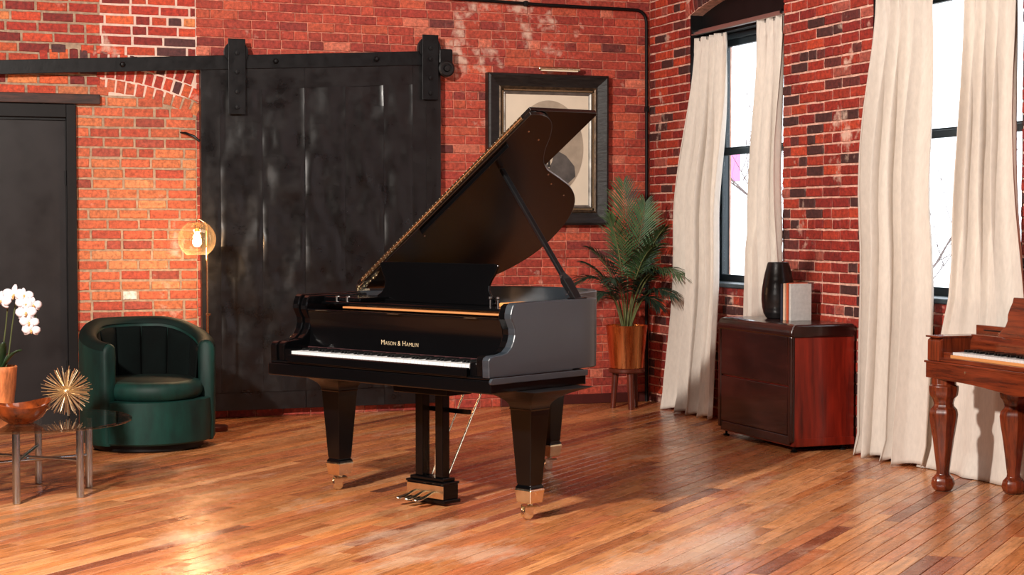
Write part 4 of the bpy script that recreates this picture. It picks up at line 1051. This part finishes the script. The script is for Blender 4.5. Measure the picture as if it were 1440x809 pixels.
for b0, c0, t0_, ln_, m_, dr_ in FR: frond(b0, c0, t0_, ln_, m_, 30, dr_)

# ================================================================ GREEN VELVET TUB CHAIR
M_vel = mat('green_velvet', (4,46,39), .6, nscale=5, namt=.45, sheen=.08, spec=.3, dark=(2,19,17), stretch=(1.5,1.5,.5)); M_vel_d = mat('green_velvet_shaded_pile', (2,9,8), .9, nscale=6, namt=.3, sheen=.02, spec=.15)  # sheen streaks painted in; second velvet is darkened for the shaded inside
chx = (-4.10, -1.36, 0); FA = math.radians(-79)
tc = empty('tub_chair', chx, FA, 'dark green velvet barrel armchair against the orange brick', 'armchair')
RO_, RI_ = .415, .315
def htop(a):   # a = angle away from the back centre
    return .80-.13*sm((abs(a)-.5)/1.7)
def shell_ring(a):
    th = PI+a; h = htop(a); c, s = math.cos(th), math.sin(th); pts = [(RO_-.012, .045), (RO_, .07), (RO_+.004, .4), (RO_+.006, h-.06)]
    pts += [(((RO_+RI_)/2)+(RO_-RI_)/2*1.06*math.cos(t), h-.05+.05*math.sin(t)) for t in (.4, .9, 1.4, 1.9, 2.5)]
    pts += [(RI_, h-.08), (RI_+.004, .40), (RI_, .20)]
    return [(r*c, r*s, z) for r, z in pts]
A_ = 2.13; rings_ = [shell_ring(-A_+2*A_*k/56) for k in range(57)]
def shrink(r, f, off):
    cx = sum(p[0] for p in r)/len(r); cy = sum(p[1] for p in r)/len(r); th = math.atan2(r[3][1], r[3][0])
    dx, dy = -math.sin(th)*off, math.cos(th)*off
    rm = (RO_+RI_)/2; out = []
    for p in r:
        rr = math.hypot(p[0], p[1]); k = (rm+(rr-rm)*f)/rr; out.append((p[0]*k+dx, p[1]*k+dy, p[2]-(1-f)*.03 if p[2] > .5 else p[2]))
    return out
rings_ = [shrink(rings_[0], .55, -.020), shrink(rings_[0], .88, -.012)]+rings_+[shrink(rings_[-1], .88, .012), shrink(rings_[-1], .55, .020)]
MB().rings(rings_).build('shell', M_vel, tc, smooth=60)
def roll_ring(a):
    th = PI+a; h = htop(a); c, s = math.cos(th), math.sin(th)
    pts = [(((RO_+RI_)/2)+(RO_-RI_)/2*1.10*math.cos(t), h-.05+.0535*math.sin(t)) for t in (.15, .5, .9, 1.3, 1.7, 2.1, 2.5, 2.95)]+[(((RO_+RI_)/2)+(RO_-RI_)/2*.9*math.cos(t), h-.05+.04*math.sin(t)) for t in (2.9, 1.57, .2)]
    return [(r*c, r*s, z) for r, z in pts]
MB().rings([roll_ring(-2.12+4.24*k/56) for k in range(57)]).build('top_roll', mat('green_velvet_top_shade', (4,24,20), .7, nscale=5, namt=.3, spec=.2), tc, smooth=60)  # same velvet painted darker along the roll, as upward pile looks
def back_panel(a0, a1):
    def fn(u, v):
        a = a0+(a1-a0)*u; z = .40+(htop(a)-.06-.40)*v; b = math.sin(PI*u)**.5*.026*(math.sin(PI*min(1, v*.9+.1))**.4)
        r = RI_-.002-b-.016*(1-v); th = PI+a; return (r*math.cos(th), r*math.sin(th), z)
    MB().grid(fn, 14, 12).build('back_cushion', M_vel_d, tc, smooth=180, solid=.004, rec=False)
e_ = [-2.05, -1.4, -.75, -.2, .35, .9, 1.45, 2.05]
for a0, a1 in zip(e_, e_[1:]): back_panel(a0+.008, a1-.008)
mb = MB(); st_ = []
for r, z in ((.30,.315),(.325,.33),(.337,.36),(.337,.39),(.322,.418),(.28,.432),(.12,.440),(.0,.441)):
    st_.append([((r+(.068*(max(0, math.cos(t))**.6) if r > .2 else 0))*math.cos(t), r*1.0*math.sin(t), z) for t in [2*PI*k/48 for k in range(48)]])
mb.rings(st_).build('seat_cushion', M_vel, tc, smooth=50)
MB().rings([[(p[0]*k, p[1]*k, z+.0015) for p in st_[5]] for k, z in ((1.03,.4245),(.99,.4325),(.6,.439),(.02,.4425))]).build('seat_top_shade', mat('green_velvet_top_shade', (4,24,20), .7), tc, smooth=50)  # thin added skin, darkens the cushion top by colour
MB().lathe([(0,.05),(.388,.05),(.398,.06),(.402,.20),(.396,.312),(.38,.318),(0,.318)], (0,0,0), 56).build('seat_base', M_vel, tc, smooth=40)
MB().lathe([(0,0),(.33,0),(.34,.01),(.34,.045),(0,.05)], (0,0,0), 40).build('swivel_plinth', M_black_paint, tc, smooth=30)

# ================================================================ FLOOR LAMP
lb = (-3.575, -.72, 0)
fl_ = empty('floor_lamp', lb, 0, 'slim brass floor lamp with clear glass globe glowing beside the armchair', 'floor lamp')
M_rosegold = mat('rose_brass', (226,168,120), .22, 1.)
MB().lathe([(0,0),(.095,0),(.098,.006),(.098,.030),(.092,.036),(0,.036)], (0,0,0), 40).build('lamp_base', mat('dark_copper_base', (96,44,30), .35, .6), fl_, smooth=30)
gx = -er*.07; 
MB().tube([(-er*.035+Vector((0,0,.03))), (-er*.035+Vector((0,0,.80)))], .0085, 12).build('lower_pole', M_rosegold, fl_, smooth=True)
MB().tube([(-er*.035+Vector((0,0,.78))), (-er*.035+Vector((0,0,1.385))), (-er*.045+Vector((0,0,1.405))), (-er*.085+Vector((0,0,1.432))), (-er*.098+Vector((0,0,1.43))), (-er*.102+Vector((0,0,1.405)))], .006, 12).build('upper_pole', M_rosegold, fl_, smooth=True)
MB().box((-er*.03+Vector((0,0,.79))), (.03, .012, .012)).build('pole_knob', M_rosegold, fl_, bevel=.002)
gc = -er*.102+Vector((0,0,1.297))
mgl = clear_glass('clear_amber_glass', (1, .94, .86), .05, .10, 1.0, (1, .88, .74))
nt = mgl.node_tree; o_ = [n for n in nt.nodes if n.type == 'OUTPUT_MATERIAL'][0]; src = o_.inputs[0].links[0].from_socket
tl = nd(nt, 'ShaderNodeBsdfTranslucent'); tl.inputs[0].default_value = (1, .78, .5, 1); ms = nd(nt, 'ShaderNodeMixShader'); lw = nd(nt, 'ShaderNodeLayerWeight', i_Blend=.3)
mr_ = nd(nt, 'ShaderNodeMapRange'); mr_.inputs[3].default_value = .008; mr_.inputs[4].default_value = .10; nt.links.new(lw.outputs['Facing'], mr_.inputs[0]); nt.links.new(mr_.outputs[0], ms.inputs[0])
nt.links.new(src, ms.inputs[1]); nt.links.new(tl.outputs[0], ms.inputs[2]); nt.links.new(ms.outputs[0], o_.inputs[0])
gp_ = [(.125*math.sin(t), .125*math.cos(t)) for t in [.42+(2.55-.42)*k/24 for k in range(25)]]
gl = MB().lathe(gp_, tuple(gc), 48, caps=False).build('glass_globe', mgl, fl_, smooth=True)
mb = MB().lathe([(.0, .118), (.052, .114), (.054, .108), (.03, .106), (.018, .10), (.018, .055), (.014, .05), (0, .05)], tuple(gc), 24); mb.build('lamp_socket', M_rosegold, fl_, smooth=30)
me_ = bpy.data.materials.new('glowing_bulb'); me_.use_nodes = True; nt = me_.node_tree; nt.nodes.clear(); o_ = nd(nt, 'ShaderNodeOutputMaterial'); em = nd(nt, 'ShaderNodeEmission'); em.inputs[0].default_value = (1, .62, .30, 1); em.inputs[1].default_value = 48; nt.links.new(em.outputs[0], o_.inputs[0])
MB().lathe([(0,-.052),(.016,-.048),(.027,-.034),(.030,-.018),(.027,0),(.017,.03),(.012,.055)], tuple(gc), 24).build('bulb', me_, fl_, smooth=True)
l = bpy.data.lights.new('bulb_light', 'POINT'); l.energy = 15; l.color = (1, .62, .32); l.shadow_soft_size = .045
o = bpy.data.objects.new('bulb_light', l); COL.objects.link(o); o.location = Vector(lb)+gc+Vector((0, 0, -.105))

# ================================================================ GLASS COFFEE TABLE AND WHAT STANDS ON IT
to = (-4.953, -3.02, 0)
ct = empty('coffee_table', to, 0, 'round smoked glass coffee table on chrome tube legs', 'table')
M_chrome = mat('chrome', (186,200,212), .2, 1., nscale=20, namt=.1)
mts = clear_glass('smoked_glass', (.72, .70, .66), .02, .05, .8)
MB().lathe([(0,.374),(.526,.374),(.531,.377),(.531,.384),(.526,.387),(0,.387)], (0,0,0), 96).build('glass_top', mts, ct, smooth=30)
lps = []
a0_ = math.atan2(.093, .318)
for k in range(6):
    a = a0_-k*PI/3; x, y = .333*math.cos(a), .333*math.sin(a); lps.append((x, y)); rr_ = .0195
    MB().lathe([(rr_-.003, .0), (rr_, .004), (rr_, .36), (rr_-.002, .3735), (0, .3735)], (x, y, 0), 20).build('leg', M_chrome, ct, smooth=30)
for k in range(3):
    z_ = .175+.018*k; (x0, y0), (x1, y1) = lps[k], lps[k+3]; MB().tube([(x0, y0, z_), (x1, y1, z_)], .009, 12).build('cross_bar', M_chrome, ct, smooth=True)
sb = empty('starburst_ornament', (-4.752, -2.985, .387+.1345), 0, 'gold spiky starburst ornament standing on the glass coffee table', 'ornament')
M_sg = mat('champagne_gold', (238,216,178), .3, 1.)
MB().lathe([(.022*math.sin(t*PI/8), -.022*math.cos(t*PI/8)) for t in range(9)], (0,0,0), 16, caps=False).build('core', M_sg, sb, smooth=True)
ga = PI*(3-math.sqrt(5)); mr_ = random.Random(2); ns = 150
sv = MB().tube([(0, 0, 0), (0, 0, 1)], [.0011, .0018], 5); spk = None
for k in range(ns):
    zz = 1-2*(k+.5)/ns; r = math.sqrt(1-zz*zz); d = Vector((r*math.cos(ga*k), r*math.sin(ga*k), zz))
    L_ = mr_.uniform(.118, .137)
    if -L_*zz > .1335: L_ = .1335/abs(zz)
    if spk is None: spk = sv.build('spike', M_sg, sb, smooth=True); q = spk
    else: q = spk.copy(); COL.objects.link(q); q.parent = sb
    q.rotation_euler = d.to_track_quat('Z', 'Y').to_euler(); q.scale = (1.15, 1.15, L_)
bw = MB(); rb2 = random.Random(9); 
bp_ = [(0,.004),(.055,.004),(.06,0),(.065,.004),(.105,.028),(.135,.062),(.150,.100),(.146,.104),(.128,.070),(.098,.038),(.05,.018),(0,.015)]
def wob(v):
    a = math.atan2(v[1], v[0]); k = 1+.045*math.sin(2*a+.6)+.03*math.sin(3*a+2)+.02*math.sin(5*a); return (v[0]*k, v[1]*k, v[2]*(1+.16*math.sin(2*a+1.2)) if v[2] > .03 else v[2])
bw.lathe(bp_, (0,0,0), 64); bw.v = [wob(v) for v in bw.v]
bwo = tag(bw.build('burl_bowl', mat('polished_burl', (118,52,20), .14, nscale=14, namt=.7, dark=(48,18,8), coat=.8), smooth=50), 'glossy brown burl wood bowl on the coffee table', 'bowl'); bwo.location = (-4.998, -3.17, .387)
po = (-5.085, -2.86, .387)
pot2 = MB(); 
pot2.rings([[((r+.004*mn.noise(Vector((math.cos(t)*2, math.sin(t)*2, z*14))))*math.cos(t), (r+.004*mn.noise(Vector((math.cos(t)*2, math.sin(t)*2, z*14))))*math.sin(t), z) for t in [2*PI*k/40 for k in range(40)]] for r, z in ((.0,0),(.066,0),(.072,.005),(.076,.04),(.082,.10),(.088,.17),(.094,.235),(.097,.265),(.093,.269),(.088,.264),(.082,.21),(0,.21))], caps=False)
tag(pot2.build('wooden_pot', mat('rough_orange_wood', (196,112,62), .6, nscale=9, namt=.4, stretch=(4, 4, 1), bump=.6), smooth=50), 'chunky orange-brown wooden pot holding the orchid', 'plant pot').location = po
orc = empty('orchid', (po[0], po[1], po[2]+.215), 0, 'white phalaenopsis orchid with arching sprays in the wooden pot', 'plant')
M_pet = mat('orchid_petal', (224,214,218), .5, nscale=20, namt=.05); M_lip = mat('orchid_lip', (214,160,96), .5); M_leaf = mat('orchid_leaf', (40,62,34), .4, nscale=6, namt=.3); M_spray = mat('orchid_stem', (74,82,46), .5)
MB().lathe([(0,.0),(.082,.0),(.084,.006),(0,.02)], (0,0,0), 20).build('moss', mat('moss', (60,64,34), .95, nscale=60, bump=.8), orc)
def V(r, f, u): return er*r+ef*f+Vector((0, 0, u))
def oleaf(tip, rise, w_):
    R = []; n = 12; tip = Vector(tip); sd = tip.cross(Vector((0,0,1))).normalized()
    for k in range(n+1):
        t = k/n; c = tip*t+Vector((0,0,rise*math.sin(PI*t*.75))); ww = w_*math.sin(PI*min(1, .12+.88*t))**.6*(1 if t < 1 else .1)
        R.append([c-sd*ww+Vector((0,0,.008)), c, c+sd*ww+Vector((0,0,.008))])
    mb = MB(); vs = [v for r in R for v in r]; mb.add(vs, [(i*3+h, i*3+h+1, (i+1)*3+h+1, (i+1)*3+h) for i in range(n) for h in range(2)])
    mb.build('leaf', M_leaf, orc, smooth=True, solid=.003, rec=False)
for r, f, u, ri, w_ in ((.13,-.02,.10,.05,.028),(.05,-.06,.15,.04,.028),(-.11,.02,.10,.05,.028),(.02,.1,.05,.06,.026),(.01,-.03,.12,.03,.024),(.07,.03,.06,.07,.026)): oleaf(V(r, f, u), ri, w_)
s1 = [V(.01,0,.0), V(.02,0,.10), V(.045,-.01,.26), V(.06,-.02,.37), V(.055,-.03,.43)]; s2 = [V(.03,.0,.0), V(.055,0,.11), V(.075,0,.26), V(.095,-.01,.37), V(.125,-.02,.425), V(.17,-.03,.42), V(.205,-.04,.37), V(.215,-.05,.31), V(.205,-.05,.25)]
for S in (s1, s2): MB().tube(S, [.0035]*(len(S)-1)+[.002], 8).build('flower_stem', M_spray, orc, smooth=True)
def flower(c, s, tilt, yaw_, seed):
    r = random.Random(seed); e = None; nr = (-ef+er*yaw_+Vector((0,0,tilt))).normalized(); u = (Vector((0,0,1))-nr*nr.z).normalized(); rr = nr.cross(u)*-1
    mb = MB()
    for ang, L_, W_, off in ((90,.95,.48,0),(215,.9,.45,0),(325,.9,.45,0),(12,1.05,.95,.06),(168,1.05,.95,.06)):
        a = math.radians(ang+r.uniform(-6, 6)); d = rr*math.cos(a)+u*math.sin(a); q = rr*-math.sin(a)+u*math.cos(a); R = []
        for k in range(7):
            t = k/6; ww = s*W_*.5*math.sin(PI*(t*.86+.07))**.65; cc = c+d*s*L_*t+nr*s*(off+.22*math.sin(t*2.4)-.18*t*t)
            R.append([cc-q*ww-nr*s*.06, cc-q*ww*.5, cc, cc+q*ww*.5, cc+q*ww-nr*s*.06])
        vs = [v for x in R for v in x]; mb.add(vs, [(i*5+h, i*5+h+1, (i+1)*5+h+1, (i+1)*5+h) for i in range(6) for h in range(4)])
    fl2 = mb.build('flower', M_pet, orc, smooth=True, solid=.0008, rec=False)
    MB().tube([c+nr*s*.08, c+nr*s*.35-u*s*.12, c+nr*s*.3-u*s*.34], [s*.13, s*.11, s*.03], 8).build('lip', M_lip, fl2, smooth=True)
for k, (r, f, u, s, ti, ya) in enumerate(((.035,-.05,.445,.058,.1,-.3),(.10,-.04,.475,.062,.1,0),(.155,-.05,.475,.045,.3,.3),(.165,-.06,.435,.05,.1,.4),(.20,-.05,.425,.045,.0,.7),(.17,-.07,.385,.052,0,.2),(.185,-.07,.335,.048,-.1,.3),(.195,-.07,.295,.045,-.2,.3))):
    flower(V(r, f, u-.05), s, ti, ya, k)

# ================================================================ OUTDOORS, through the windows
bt = empty('bare_tree', (2.6, 1.1, -3), 0, 'bare winter tree branches seen through the corner window panes', 'tree')
M_bark = mat('pale_bark', (120,108,104), .9, nscale=8)
rt_ = random.Random(12)
def branch(mb, p, d, L_, r, lv):
    pts = [p]; q = p.copy(); dd = d.copy()
    for k in range(5):
        dd = (dd+Vector((rt_.uniform(-.22,.22), rt_.uniform(-.22,.22), rt_.uniform(-.05,.25)))).normalized(); q = q+dd*L_/5; pts.append(q.copy())
    mb.tube(pts, [r*(1-.12*k) for k in range(6)], 5)
    if lv > 0:
        for k in range(4): branch(mb, pts[rt_.randint(1, 5)], (dd+Vector((rt_.uniform(-1,1), rt_.uniform(-1,1), rt_.uniform(-.2,.7)))).normalized(), L_*.62, r*.5, lv-1)
tm = MB().tube([(0,0,0), (.05,.0,2), (.0,.1,3.6)], [.09,.07,.05], 8); tm.build('trunk', M_bark, bt, smooth=True)
mb = MB(); 
for k in range(6): branch(mb, Vector((0,.05,2.6+.2*k)), Vector((rt_.uniform(-.6,.6), rt_.uniform(-1,1), .5)).normalized(), 1.5, .018, 3)
mb.build('branch', M_bark, bt, kind='stuff')
gs = MB().bx(.4, 40, -30, 40, -3.2, -3.0).build('street', mat('pale_street', (150,145,140), .9, nscale=.5), kind='structure')
bn_ = empty('pink_banner', (5.2, 8.46, 0), 0, 'pink banner on a pole outside the corner window', 'banner')
MB().box((0, 0, 2.18), (.02, .42, .40)).build('cloth', mat('pink_cloth', (236,120,190), .8), bn_)
MB().tube([(0, .225, -3), (0, .225, 2.42)], .018, 10).build('pole', M_window, bn_)
